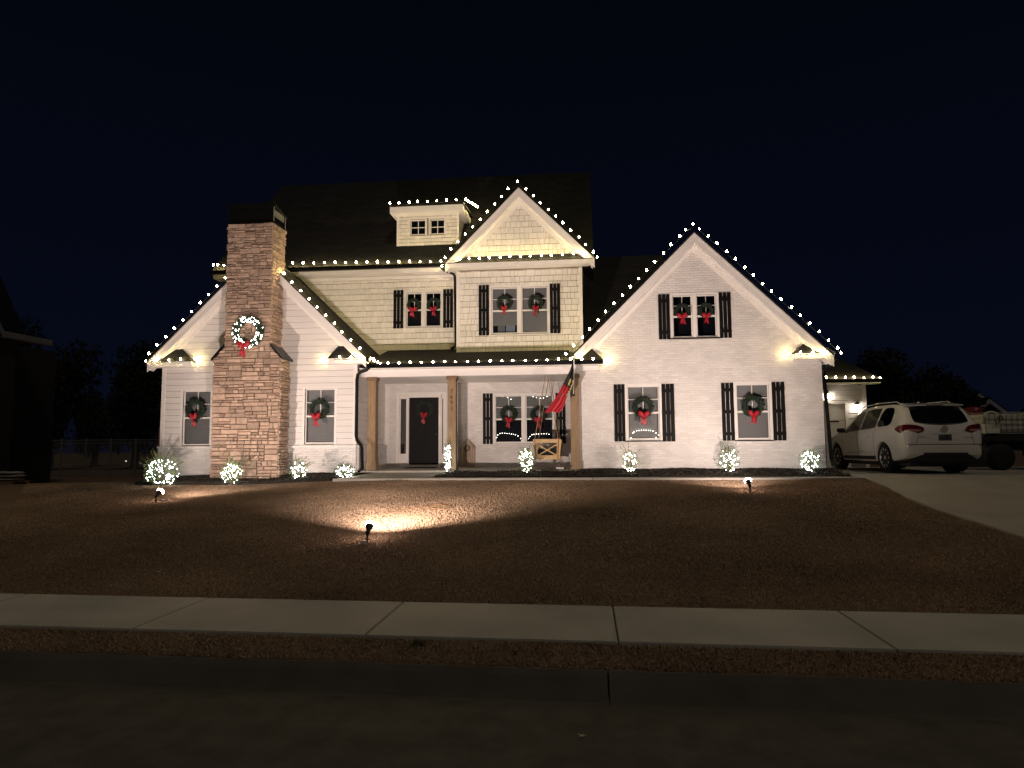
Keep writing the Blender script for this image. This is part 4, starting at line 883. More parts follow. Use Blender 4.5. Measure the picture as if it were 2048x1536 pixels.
# wooden arched panel
v0, v1 = at(919, 900, 21.25), at(950, 900, 21.25); zs, zp_, zb_ = at(934, 897, 21.25).z, at(934, 880, 21.25).z, .0
t = thing('wood_panel', 'weathered picket board panel with pointed top leaning on the porch wall', 'wooden panel', ((v0.x + v1.x) / 2, 21.25, 0)); n = 7; mx_ = (v0.x + v1.x) / 2; hw = (v1.x - v0.x) / 2
q = MB()
for k in range(n):
    a = v0.x + 2 * hw * k / n; b = a + 2 * hw / n - .008
    def tz(x): r_ = abs(x - mx_) / hw; return zs + (zp_ - zs) * max(0, 1 - r_) ** 1.35
    q.prism([(a, 0), (b, 0), (b, tz(b) - .02), ((a + b) / 2, max(tz(a), tz(b)) - .01), (a, tz(a) - .02)], 21.24 + .004 * (k % 2), 21.27)
q.build('boards', M['oldwood'], t)
for s_ in (-1, 1): MB().bar((mx_, 21.225, zp_ + .03), (mx_ + s_ * hw * .98, 21.225, zs + .02), .03, .04).build('gable_trim', M['oldwood'], t)
MB().box(v0.x, v1.x, 21.20, 21.238, 0, .09).build('base_board', M['oldwood'], t)
q = MB(); zr = at(934, 896.5, 21.2).z; ring = [(mx_ + .075 * cos(a), 21.195, zr + .075 * sin(a)) for a in [2 * pi * k / 20 for k in range(21)]]; q.tube(ring, .016, 6, cap=False)
tag(q.build('ring_wreath', M['fir'], None), 'tiny ring wreath hung on the weathered picket panel', 'wreath')
tag(MB().box(at(815, 937, 21).x, at(872, 937, 21).x, 20.55, 21.25, -.004, .018).build('doormat', M['mat_'], None, bevel=.005), 'flat dark mat in front of the black front door', 'doormat')
# outlet with a cord left of the door
v = at(760.5, 905, YP - .05); t = thing('outlet', 'weatherproof outlet box on the porch wall left of the door with cord plugged in', 'outlet', tuple(v))
MB().box(v.x - .04, v.x + .04, YP - .05, YP - .002, v.z - .06, v.z + .06).build('cover', M['steel'], t, bevel=.006)
MB().tube([(v.x - .01, YP - .06, v.z - .05), (v.x - .05, YP - .06, v.z - .25), (v.x - .03, YP - .05, v.z - .45), (v.x - .06, YP - .05, .0)], .006, 5).build('cord', M['blk'], t)
x = at(1119, 942, 18.1); tag(MB().lathe([(.018, -.09), (.022, -.085), (.022, .07), (.028, .075), (.028, .1), (.02, .104)], (x.x, 18.1, .06), 10, 'X').build('garden_light', M['whitep'], None), 'small white tube lying on the mulch in front of the porch', 'garden light')
# flag on a pole
tip = at(1148, 712, 17.75); brk = at(1147, 788, 18.76)
t = thing('flag', 'dark and red flag with gold edge drooping from a white pole on the porch column', 'flag', tuple(brk))
MB().tube([tuple(brk), tuple(tip)], .013, 8).build('pole', M['whitep'], t); MB().lathe([(.002, -.03), (.022, -.015), (.022, .015), (.002, .03)], tuple(tip), 10).build('finial', M['blk'], t)
MB().box(brk.x - .03, brk.x + .03, 18.74, 18.779, brk.z - .06, brk.z + .05).build('bracket', M['blk'], t)
L_ = [(1146, 722), (1140, 740), (1131, 758), (1123, 775), (1112, 795), (1100, 810), (1089, 825)]; R_ = [(1148, 724), (1147, 745), (1147, 764), (1142, 778), (1134, 792), (1129, 810), (1120, 824)]
nv, nu = 30, 22; q = MB()
def lerpl(P, t_): i = min(int(t_ * (len(P) - 1)), len(P) - 2); f_ = t_ * (len(P) - 1) - i; return P[i][0] + (P[i + 1][0] - P[i][0]) * f_, P[i][1] + (P[i + 1][1] - P[i][1]) * f_
for i in range(nv + 1):
    tv = i / nv
    for j in range(nu + 1):
        tu = j / nu; a = lerpl(L_, tv); b = lerpl(R_, tv); px = a[0] + (b[0] - a[0]) * tu; py = a[1] + (b[1] - a[1]) * tu
        q.v.append(tuple(at(px, py + 1.2 * sin(tu * 9), 18.05 + .25 * tv + .07 * sin(tu * 11 + tv * 3) * min(1, tv * 4) + .03 * sin(tu * 23 + tv * 7))))
for i in range(nv):
    for j in range(nu):
        tv, tu = (i + .5) / nv, (j + .5) / nu; m_ = 0
        if tv > .47 + .10 * (tu - .5): m_ = 1
        if tu > .80 and .30 < tv < .62: m_ = 2 if int(tv * 26) % 2 == 0 or tu > .9 else 0
        if .50 < tu < .66 and .30 < tv < .42: m_ = 2
        if .30 < tu < .52 and .56 < tv < .70 and (i + j) % 3: m_ = 3
        if .22 < tu < .36 and .60 < tv < .80 and (i + 2 * j) % 4 == 0: m_ = 0
        b_ = i * (nu + 1) + j; q.f.append((b_, b_ + 1, b_ + nu + 2, b_ + nu + 1)); q.m.append(m_)
q.build('cloth', [M['flagd'], M['flagr'], M['flagg'], M['flagw']], t, smooth=True, fix=False)
# glowing beads added behind the panes in place of window reflections
SM = emit_mat('pane reflection glow', (1, .93, .78), 9)
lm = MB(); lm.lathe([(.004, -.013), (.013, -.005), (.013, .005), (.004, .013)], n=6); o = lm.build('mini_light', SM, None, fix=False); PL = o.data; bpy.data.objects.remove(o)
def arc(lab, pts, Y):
    P = [at(a, b, Y) for a, b in pts]; t = thing('reflection_arc', lab, 'string lights', tuple(P[0]), 'glowing beads imitating reflections in the panes')
    MB().tube([tuple(p_) for p_ in P], .0022, 4).build('cord', M['wire'], t)  # made-up cord joining the reflection beads
    for p_ in P: new_from(PL, 'mini_light', t, p_ - P[0], (0, 0, 0), .8)  # each bead stands for a reflected dot, no real bulb here
arc('arc of glowing beads imitating reflected lights low in the left porch window pane', [(993.5, 875), (995.5, 870), (1000, 867), (1004.5, 866.5), (1009.5, 866.5), (1014, 867), (1018.5, 867), (1023, 868), (1027, 868.5), (1031, 869.5), (1036, 872), (1041, 877), (1043.5, 882)], YP + .085)
arc('arc of glowing beads imitating reflected lights low in the right porch window pane', [(1057, 877), (1060, 873), (1064, 869.5), (1068, 868.5), (1072.5, 868), (1077, 868), (1083, 867.5), (1088, 867.5), (1093, 867.5), (1098, 868.5)], YP + .085)
arc('arc of glowing beads imitating reflected lights low in the brick gable window nearer the porch', [(1262, 876), (1266, 866), (1268, 864), (1273.5, 861.5), (1278, 861), (1283, 860.5), (1287.5, 860.5), (1292, 860.5), (1297, 860.8), (1301, 861), (1306, 862), (1312, 866), (1317, 870), (1312, 875), (1309, 878)], YR + .085)
arc('sagging row of glowing beads imitating reflected lights high in the left porch window pane', [(1006, 793), (1015, 795), (1022, 798.5), (1029, 792)], YP + .085)
arc('sagging row of glowing beads imitating reflected lights high in the right porch window pane', [(1059, 790), (1066, 793), (1073, 795), (1081, 796.5), (1087, 796), (1094, 793)], YP + .085)

# ------------------------------------------------------------------ the parked car
CX, CY0, CZ, CR = 8.78, 18.25, -.10, radians(3.0)
CAR = thing('parked_car', 'pearl white family crossover parked on the driveway with its rear toward the street', 'car', (CX, CY0, CZ)); CAR.rotation_euler = (0, 0, CR)
K = dict(y=[0, .05, .12, .25, .42, .58, .75, 1.1, 2.0, 2.9, 3.2, 3.55, 3.85, 4.2, 4.6, 4.9, 5.05, 5.12],
         zt=[1.00, 1.17, 1.25, 1.42, 1.62, 1.71, 1.745, 1.775, 1.79, 1.745, 1.66, 1.42, 1.20, 1.13, 1.07, .97, .84, .70],
         zk=[.98, 1.12, 1.15, 1.17, 1.17, 1.165, 1.16, 1.15, 1.10, 1.06, 1.05, 1.05, 1.04, 1.01, .95, .85, .74, .62],
         zb=[.46, .40, .36, .33, .30, .28, .27, .26, .25, .25, .25, .25, .26, .27, .28, .30, .34, .42],
         wm=[.80, .90, .945, .985, 1.0, 1.005, 1.008, 1.008, 1.0, 1.0, 1.0, 1.0, .998, .985, .94, .86, .76, .64],
         wr=[.74, .78, .78, .77, .75, .735, .725, .715, .70, .69, .70, .73, .80, .80, .77, .70, .60, .50])
def kn(n, y): return float(np.interp(y, K['y'], K['ksm_' + n] if ('ksm_' + n) in K else K[n]))
yd = np.linspace(0, 5.12, 180)
for n in ('zt', 'zk', 'zb', 'wm', 'wr'):
    v_ = np.interp(yd, K['y'], K[n]); ker = np.array([1, 2, 3, 2, 1]) / 9.0; vp = np.pad(v_, 2, mode='reflect', reflect_type='odd'); K['sm_' + n] = np.convolve(vp, ker, 'valid')
def kk(n, y): return float(np.interp(y, yd, K['sm_' + n]))
def section(y):
    zt, zk, zb, wm, wr = (kk(n, y) for n in ('zt', 'zk', 'zb', 'wm', 'wr')); zk = min(zk, zt - .012)
    return [(0, zb), (wm * .80, zb), (wm * .93, zb + .02), (wm * .975, zb + .09), (wm * .985, zb + (zk - zb) * .35), (wm, zb + (zk - zb) * .55), (wm * 1.0, zb + (zk - zb) * .75), (wm * .985, zk - .05 * min(1, (zk - zb))), (wm * .955, zk),
            (wm * .955 + (wr - wm * .955) * .5, zk + (zt - zk) * .46), (wr, zk + (zt - zk) * .86), (wr * .93, zk + (zt - zk) * .965), (wr * .6, zt), (0, zt + .012 * min(1, (zt - zk) * 3))]
def surf(y, t_): s_ = section(y); i = min(int(t_), len(s_) - 2); f_ = t_ - i; return Vector((s_[i][0] + (s_[i + 1][0] - s_[i][0]) * f_, y, s_[i][1] + (s_[i + 1][1] - s_[i][1]) * f_))
def surfn(y, t_):
    a = surf(min(y + .02, 5.1), t_) - surf(max(y - .02, 0), t_); b = surf(y, min(t_ + .05, 13)) - surf(y, max(t_ - .05, 0)); n_ = b.cross(a)
    n_ = n_.normalized() if n_.length > 1e-9 else Vector((0, 0, 1)); return n_ if (n_.x > -.02 and (n_.x + n_.z) > -.4) else -n_
q = MB(); ns = 110; ysx = [5.12 * i / (ns - 1) for i in range(ns)]
for y in ysx:
    s_ = section(y); q.v += [(-a, y, b) for a, b in s_[1:-1]][::-1] + [(0, y, s_[0][1])] + [(a, y, b) for a, b in s_[1:-1]] + [(0, y, s_[-1][1])]
np_ = 26
for i in range(ns - 1):
    for j in range(np_): q.f.append((i * np_ + j, i * np_ + (j + 1) % np_, (i + 1) * np_ + (j + 1) % np_, (i + 1) * np_ + j)); q.m.append(0)
q.f.append(tuple(range(np_))); q.m.append(0); q.f.append(tuple(reversed([(ns - 1) * np_ + k for k in range(np_)]))); q.m.append(0)
body = q.build('body', M['car'], CAR, smooth=True, local=True)
cut = MB()
for yw in (1.08, 4.08): cut.lathe([(.42, -1.2), (.42, 1.2)], (0, yw, .37), 40, 'X')
co = cut.build('cut', M['carblk'], None); md = body.modifiers.new('b', 'BOOLEAN'); md.operation = 'DIFFERENCE'; md.object = co; md.solver = 'EXACT'
co.parent = CAR; bpy.context.view_layer.update()
me = bpy.data.meshes.new_from_object(body.evaluated_get(bpy.context.evaluated_depsgraph_get())); body.modifiers.clear(); body.data = me; bpy.data.objects.remove(co)
me.materials.clear(); me.materials.append(M['car'])
try: me.shade_smooth() if False else None
except Exception: pass
try: me.set_sharp_from_angle(angle=radians(38))
except Exception: pass
def cpatch(name, ys_, ts, m, off=.006, mirror=False, thick=0):
    q = MB()
    for y in ys_:
        lo, hi = ts(y)
        for k in range(9):
            t_ = lo + (hi - lo) * k / 8; p_ = surf(y, t_) + surfn(y, t_) * off
            if mirror: p_.x = -p_.x
            q.v.append(tuple(p_))
    for i in range(len(ys_) - 1):
        for k in range(8): q.f.append((i * 9 + k, i * 9 + k + 1, (i + 1) * 9 + k + 1, (i + 1) * 9 + k)); q.m.append(0)
    return q.build(name, m, CAR, smooth=True, local=True, fix=False)
ar = lambda a, b, n: [a + (b - a) * i / (n - 1) for i in range(n)]
for mir in (True, False):
    def taper(a, b, lo, hi, r=.12): 
        def f(y):
            e_ = min(1, (y - a) / r) if a > 0 else 1; g_ = min(1, (b - y) / r); k = max(.0, min(e_, g_)); k = sqrt(max(0, 1 - (1 - k) ** 2)); c_ = lo + .35; return (c_ + (lo - c_) * k, c_ + (hi - c_) * k)
        return f
    cpatch('quarter_window', ar(.74, 1.52, 22), taper(.74, 1.52, 8.12, 9.92, .22), M['carglass'], mirror=mir)
    cpatch('side_window', ar(1.58, 2.50, 18), lambda y: (8.12, 9.95), M['clearglass'], mirror=mir)
    cpatch('side_window', ar(2.56, 3.66, 26), lambda y: (8.12, 8.12 + 1.83 * max(.02, min(1, (3.66 - y) / .50))), M['clearglass'], mirror=mir)
def cent(name, ys_, hw_, m, off=.006):
    q = MB()
    for y in ys_:
        h = hw_(y)
        for k in range(13):
            u = -1 + 2 * k / 12; x_ = abs(u) * h; s_ = section(y); 
            # find z on top skin at x
            z_ = None
            for i in range(len(s_) - 1, 7, -1):
                if s_[i - 1][0] >= x_ >= s_[i][0]: f_ = (x_ - s_[i][0]) / max(1e-6, s_[i - 1][0] - s_[i][0]); z_ = s_[i][1] + (s_[i - 1][1] - s_[i][1]) * f_; break
            if z_ is None: z_ = s_[8][1]
            q.v.append((math.copysign(x_, u), y, z_ + off))
    for i in range(len(ys_) - 1):
        for k in range(12): q.f.append((i * 13 + k, i * 13 + k + 1, (i + 1) * 13 + k + 1, (i + 1) * 13 + k)); q.m.append(0)
    return q.build(name, m, CAR, smooth=True, local=True, fix=False)
cent('windshield', ar(3.12, 3.80, 14), lambda y: .70, M['clearglass'])
# rear window: offset outward along the slope of the tailgate
q = MB(); n1, n2 = 12, 17
for i in range(n1):
    f_ = i / (n1 - 1)
    for k in range(n2):
        u = -1 + 2 * k / (n2 - 1); zlo = 1.20 + .075 * abs(u) ** 2; zhi = 1.675 - .06 * abs(u) ** 3; z_ = zlo + (zhi - zlo) * f_; hw_ = .83 - .13 * f_ - .05 * abs(2 * f_ - 1) ** 3
        yb_ = float(np.interp(z_ - .01, [kk('zt', yy_) for yy_ in yd[:30]], yd[:30])); wr_ = .76
        q.v.append((u * hw_, max(0.0, yb_) - .028 + .10 * abs(u) ** 4, z_ + .012 - .0 * u))
for i in range(n1 - 1):
    for k in range(n2 - 1): q.f.append((i * n2 + k, i * n2 + k + 1, (i + 1) * n2 + k + 1, (i + 1) * n2 + k)); q.m.append(0)
q.build('rear_window', mat('black rear glass', (.004, .005, .006), .12, coat=.6), CAR, smooth=True, local=True, fix=False)
# spoiler and roof rails
q = MB(); q.add([(-.70, .38, 1.70), (.70, .38, 1.70), (.66, .80, 1.775), (-.66, .80, 1.775), (-.70, .37, 1.675), (.70, .37, 1.675), (.66, .80, 1.74), (-.66, .80, 1.74)], [(0, 1, 2, 3), (4, 7, 6, 5), (0, 4, 5, 1), (1, 5, 6, 2), (2, 6, 7, 3), (3, 7, 4, 0)]); q.build('spoiler', M['car'], CAR, local=True, bevel=.008)
MB().box(-.2, .2, .36, .369, 1.683, 1.698).build('brake_light', M['tail'], CAR, local=True)
for s_ in (-1, 1): MB().tube([(s_ * .64, .85, 1.77), (s_ * .64, .95, 1.815), (s_ * .63, 2.0, 1.835), (s_ * .62, 2.9, 1.795), (s_ * .62, 3.0, 1.75)], .014, 8).build('roof_rail', M['chrome'], CAR, local=True, smooth=True)
MB().lathe([(.04, 0), (.03, .03), (.008, .05)], (-.0, 1.15, 1.785), 10).build('antenna', M['car'], CAR, local=True)
def tail_light(s_):
    path = [(.50, .000, .045), (.58, .008, .085), (.66, .014, .105), (.76, .035, .115), (.85, .075, .118), (.915, .13, .112), (.955, .21, .095), (.975, .30, .070), (.985, .38, .03)]
    q = MB(); n_ = 9
    for (x_, y_, h) in path:
        for k in range(n_):
            u = -1 + 2 * k / (n_ - 1); b_ = .018 * (1 - u * u); nx_, ny_ = (.15, -1) if x_ < .8 else ((.7, -.7) if x_ < .94 else (1, -.15))
            q.v.append((s_ * (x_ + .012 * nx_ + b_ * nx_), y_ + .0 + .012 * ny_ + b_ * ny_, 1.075 + .03 * (x_ - .5) + h * u))
    for i in range(len(path) - 1):
        for k in range(n_ - 1): q.f.append((i * n_ + k, i * n_ + k + 1, (i + 1) * n_ + k + 1, (i + 1) * n_ + k)); q.m.append(1 if (k in (2, 3) and 1 <= i <= 3) else 0)
    q.build('tail_light', [M['tail'], M['tail2']], CAR, smooth=True, local=True, fix=False)
for s_ in (-1, 1): tail_light(s_)
# tailgate details
MB().box(-.90, .90, -.006, .08, .700, .712).build('bumper_seam', M['carblk'], CAR, local=True)
q = MB(); q.box(-.30, .30, -.008, .01, .96, .985); q.build('plate_garnish', M['car'], CAR, local=True, bevel=.004)
MB().box(-.155, .155, -.012, .0, .805, .945).build('number_plate', M['plate'], CAR, local=True, bevel=.003)
q = MB(); q.lathe([(.070, -.012), (.082, -.012), (.085, -.004), (.082, .006), (.070, .006)], (0, -.0, 1.085), 28, 'Y')
for k, x_ in enumerate((-.034, 0, .034)): q.add([(x_ - .014, -.012, 1.11 + .012 * (k - 1)), (x_ + .014, -.012, 1.125 + .012 * (k - 1)), (x_ + .012, -.012, 1.08 + .012 * (k - 1)), (x_ - .004, -.012, 1.055 + .012 * (k - 1)), (x_ - .014, -.012, 1.07 + .012 * (k - 1))], [(0, 1, 2, 3, 4)])
q.build('emblem', M['chrome'], CAR, local=True, fix=False)
MB().box(-.62, -.47, -.004, .004, .875, .900).build('badge', M['chrome'], CAR, local=True)
MB().box(.45, .68, -.004, .004, .855, .875).build('badge', M['chrome'], CAR, local=True)
for s_ in (-1, 1):
    MB().tube([(s_ * .70, -.003, .71), (s_ * .66, -.003, .80), (s_ * .64, -.003, .96)], .004, 5).build('tailgate_seam', M['carblk'], CAR, local=True)
q = MB(); n_ = 17
for z_, g_ in ((.26, -.02), (.46, .004), (.50, .010)):
    for k in range(n_): u = -1 + 2 * k / (n_ - 1); q.v.append((u * (.82 if z_ < .3 else .80), -.022 + .16 * abs(u) ** 5 + (.05 if z_ < .3 else 0), z_ + (.0 if z_ < .3 else -.05 * max(0, abs(u) - .75) * 4)))
for i in range(2):
    for k in range(n_ - 1): q.f.append((i * n_ + k, i * n_ + k + 1, (i + 1) * n_ + k + 1, (i + 1) * n_ + k)); q.m.append(0)
q.build('rear_valance', M['carblk'], CAR, smooth=True, local=True, fix=False)
MB().box(-.82, .82, .10, 4.9, .17, .262).build('underbody', M['carblk'], CAR, local=True)
for s_ in (-1, 1):
    cpatch('rocker_trim', ar(1.55, 3.62, 8), lambda y: (2.6, 3.35), M['carblk'], mirror=(s_ < 0))
    MB().tube([(s_ * 1.003, 1.75, .50), (s_ * 1.006, 2.5, .515), (s_ * 1.002, 3.45, .50)], .008, 5).build('side_moulding', M['chrome'], CAR, local=True)
    for y_ in (1.60, 2.60, 3.62):
        P = [surf(y_ - .12 * max(0, (t_ - 6) / 2 if y_ < 1.7 else 0), t_) + surfn(y_, t_) * .002 for t_ in (3.4, 4, 5, 6, 7, 8)]
        MB().tube([(s_ * p_.x, p_.y, p_.z) for p_ in P], .0035, 4).build('door_seam', M['carblk'], CAR, local=True)
    for y_ in (1.82, 2.82):
        MB().tube([(s_ * 1.004, y_, .925), (s_ * 1.035, y_ + .03, .93), (s_ * 1.035, y_ + .17, .932), (s_ * 1.004, y_ + .20, .93)], .013, 6).build('door_handle', M['chrome'], CAR, local=True)
    q = MB(); q.lathe([(.02, -.09), (.075, -.075), (.095, -.02), (.095, .04), (.06, .07), (.02, .075)], n=14); i0 = 0; q.v = [(a * 1.35 * 1, b * .62, c * .85) for a, b, c in q.v]; q.v = [(s_ * 1.10 + b_ * .8 if False else s_ * 1.12 + a, 3.36 + b_, 1.14 + c) for a, b_, c in q.v]
    mi = q.build('wing_mirror', M['blk'], CAR, smooth=True, local=True); MB().bar((s_ * .95, 3.38, 1.07), (s_ * 1.06, 3.37, 1.10), .03, .05).build('mirror_stalk', M['blk'], mi, local=True)
    for yw in (1.08, 4.08):
        q = MB(); r = .372; q.lathe([(.255, -.11), (.30, -.125), (r - .02, -.12), (r, -.08), (r, .08), (r - .02, .12), (.30, .125), (.255, .11)], (s_ * .865, yw, r), 36, 'X')
        q.f = q.f[:-2]; q.m = q.m[:-2]; ty = q.build('wheel', M['rubber'], CAR, smooth=True, local=True)
        q = MB(); xo = s_ * .955; 
        q.lathe([(.245, 0), (.262, s_ * .022), (.268, s_ * .01), (.262, -s_ * .10), (.24, -s_ * .12)], (xo, yw, r), 36, 'X'); q.f = q.f[:-2]; q.m = q.m[:-2]
        for k in range(10):
            a = 2 * pi * k / 10; c_, s2 = cos(a), sin(a); pw2 = .022
            q.add([(xo - s_ * .0, yw + c_ * .05 - s2 * pw2 * 1.2, r + s2 * .05 + c_ * pw2 * 1.2), (xo, yw + c_ * .05 + s2 * pw2 * 1.2, r + s2 * .05 - c_ * pw2 * 1.2), (xo + s_ * .008, yw + c_ * .25 + s2 * pw2, r + s2 * .25 - c_ * pw2), (xo + s_ * .008, yw + c_ * .25 - s2 * pw2, r + s2 * .25 + c_ * pw2),
                   (xo - s_ * .03, yw + c_ * .05 - s2 * pw2, r + s2 * .05 + c_ * pw2), (xo - s_ * .03, yw + c_ * .05 + s2 * pw2, r + s2 * .05 - c_ * pw2), (xo - s_ * .02, yw + c_ * .25 + s2 * pw2, r + s2 * .25 - c_ * pw2), (xo - s_ * .02, yw + c_ * .25 - s2 * pw2, r + s2 * .25 + c_ * pw2)],
                  [(0, 1, 2, 3), (0, 4, 5, 1), (1, 5, 6, 2), (3, 2, 6, 7), (0, 3, 7, 4)])
        q.lathe([(.06, -s_ * .03), (.06, s_ * .004), (.04, s_ * .012)], (xo, yw, r), 16, 'X'); q.build('rim', M['chrome'], ty, local=True)
        MB().lathe([(.24, -.004), (.24, .004)], (s_ * .895, yw, r), 24, 'X').build('brake_disc', M['blk'], ty, local=True)
        MB().lathe([(.405, -.16), (.415, .0)], (s_ * .80, yw, r), 24, 'X').build('wheel_arch', M['carblk'], CAR, local=True)
q = MB(); q.box(-.66, .66, 1.4, 1.6, .5, 1.35).box(-.62, -.12, 2.5, 2.66, .5, 1.40).box(.12, .62, 2.5, 2.66, .5, 1.40).build('seats', M['carblk'], CAR, local=True, bevel=.04)

# ------------------------------------------------------------------ tank trailer, neighbours, fence, trees, odds and ends
TY = 21.0; tx = at(1975, 900, TY).x; tz0, tz1 = at(2000, 871, TY).z, at(2000, 824, TY).z; gT = gz(tx, TY)
t = thing('tank_trailer', 'dark big wheeled trailer half hidden behind the white car, at the right edge', 'trailer', (tx, TY, gT))
MB().box(tx - .12, tx + 2.6, TY, TY + 1.5, tz0 - .16, tz0 - .002).build('deck', M['carblk'], t, bevel=.01); MB().box(tx + .1, tx + 2.4, TY + .2, TY + 1.3, tz0 - .42, tz0 - .162).build('chassis', M['carblk'], t)
for x_ in (tx + .28, tx + 1.55):
    ty = MB().lathe([(.18, -.12), (.34, -.14), (.37, -.09), (.37, .09), (.34, .14), (.18, .12)], (x_, TY - .03, gT + .38), 28, 'Y').build('wheel', M['rubber'], t, smooth=True); MB().lathe([(.19, -.10), (.17, -.06), (.05, -.05)], (x_, TY - .03, gT + .38), 20, 'Y').build('rim', M['steel'], ty)
ti = thing('water_tank', 'milky white plastic tank in a metal cage on the trailer', 'tank', (tx + .9, TY + .6, tz0))
MB().box(tx + .06, tx + 1.22, TY + .18, TY + 1.2, tz0 + .06, tz1 - .04).build('tank', M['tote'], ti, bevel=.05)
MB().box(tx + .02, tx + 1.26, TY + .14, TY + 1.24, tz0 + .001, tz0 + .055).build('pallet', M['carblk'], ti)
q = MB(); H_ = tz1 - tz0
for k in range(9): x_ = tx + .04 + 1.2 * k / 8; q.tube([(x_, TY + .155, tz0 + .05), (x_, TY + .155, tz1)], .010, 5)
for k in range(5): z_ = tz0 + .06 + (H_ - .07) * k / 4; q.tube([(tx + .02, TY + .14, z_), (tx + 1.26, TY + .14, z_)], .010, 5); q.tube([(tx + .03, TY + .14, z_), (tx + .03, TY + 1.22, z_)], .010, 5)
q.build('cage', M['steel'], ti)
t3 = copy_obj(ti, loc=(tx + 2.2, TY + .6, tz0)); t3['label'] = 'second caged white tank at the very edge of the photo behind the first'
for ch in list(ti.children): copy_obj(ch, parent=t3)
v = at(1986, 858, TY - .05); tag(MB().box(v.x - .19, v.x + .19, TY - .05, TY + .12, v.z - .13, v.z + .13).build('white_box', M['whitep'], None, bevel=.02), 'small white box on the near side of the caged tank', 'box')
hp = [at(a, b, TY - .1) for a, b in ((1961, 868), (1961, 852), (1964, 836), (1970, 827), (1978, 823.5), (1988, 824), (1996, 828), (1998, 842), (2000, 850))]
tag(MB().tube([tuple(p_) for p_ in hp], .022, 8).build('hose', M['whitep'], None, smooth=True), 'pale hose arching over the end of the caged tank', 'hose')
hp = [at(a, b, TY - .12) for a, b in ((1999, 830), (1998, 845), (1993, 849), (1991, 842), (1996, 834), (2003, 832), (2006, 840))]
tag(MB().tube([tuple(p_) for p_ in hp], .018, 8).build('hose', M['blk'], None, smooth=True), 'black hose coiled on the front of the caged tank', 'hose')
v = at(1946, 829, 24.0); tag(MB().lathe([(.05, -.25), (.24, -.22), (.27, -.10), (.27, .10), (.24, .22), (.05, .25)], (v.x, 24.0, v.z), 18).build('drum', M['redp'], None, smooth=True), 'dim red drum between the white car and the caged tank', 'drum')
MB_ = MB().box(v.x - .35, v.x + .6, 23.7, 24.4, gz(v.x, 24) - .1, v.z - .255); tag(MB_.build('stand', M['carblk'], None, bevel=.02), 'dark stand under the dim red drum behind the car', 'stand')

def far_house(lab, apx, apy, lpx, rpx, epy, Y, depth, group='neighbouring houses'):
    a = at(apx, apy, Y); l = at(lpx, epy, Y); r = at(rpx, epy, Y); zg = gz(a.x, Y) - .3; t = thing('neighbour_house', lab, 'house', (a.x, Y, zg), group)
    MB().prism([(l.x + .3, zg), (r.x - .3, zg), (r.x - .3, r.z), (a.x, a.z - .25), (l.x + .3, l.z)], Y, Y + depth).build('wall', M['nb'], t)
    for s_, e_ in ((-1, l), (1, r)):
        MB().slab([(a.x, Y - .4, a.z), (e_.x, Y - .4, e_.z), (e_.x, Y + depth, e_.z), (a.x, Y + depth, a.z)], .1).build('roof', M['nroof'], t)
        MB().prism([(a.x, a.z - .11), (e_.x, e_.z - .11), (e_.x, e_.z - .42), (a.x, a.z - .42)], Y - .42, Y - .35).build('fascia', mat('far pale trim', (.30, .31, .36), .7), t)
    return t
far_house('distant house whose gable peeks over the parked car, the farther of two', 1953, 784, 1928, 1978, 804, 62, 8)
far_house('distant house gable just above the caged tank, the nearer of two', 1972, 795, 1938, 2012, 824, 52, 9)
# neighbour house at the left edge
NY = 22.0; l_ = at(27, 660, NY); a_ = at(-60, 460, NY); zg = -1.0
t = thing('neighbour_house', 'unlit neighbouring house cut off by the left edge, only its pale eave showing', 'house', (a_.x, NY, zg), 'neighbouring houses')
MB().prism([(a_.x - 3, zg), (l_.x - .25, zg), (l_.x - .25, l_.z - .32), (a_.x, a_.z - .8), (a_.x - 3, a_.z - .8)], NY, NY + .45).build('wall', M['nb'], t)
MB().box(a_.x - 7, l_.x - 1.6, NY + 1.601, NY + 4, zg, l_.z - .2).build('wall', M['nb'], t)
sl_ = (a_.z - l_.z) / (l_.x - a_.x)
MB().slab([(a_.x, NY - .4, a_.z), (l_.x, NY - .4, l_.z), (l_.x, NY + .5, l_.z), (a_.x, NY + .5, a_.z)], .08).build('roof', M['nroof'], t)
MB().prism([(a_.x, a_.z - .09), (l_.x, l_.z - .09), (l_.x, l_.z - .36), (a_.x, a_.z - .36)], NY - .42, NY - .36).build('fascia', M['nbtrim'], t)
MB().box(l_.x - .05, l_.x, NY - .35, NY + 1.8, l_.z - .28, l_.z - .09).build('fascia', M['nbtrim'], t); MB().slab([(l_.x - 4, NY + .11, l_.z + .5), (l_.x, NY + .11, l_.z - .08), (l_.x, NY + 1.8, l_.z - .08), (l_.x - 4, NY + 1.8, l_.z + .5)], .04).build('roof', M['nroof'], t); MB().box(l_.x - .3, l_.x - .06, NY - .35, NY + 1.8, l_.z - .30, l_.z - .27).build('soffit', M['nbtrim'], t)
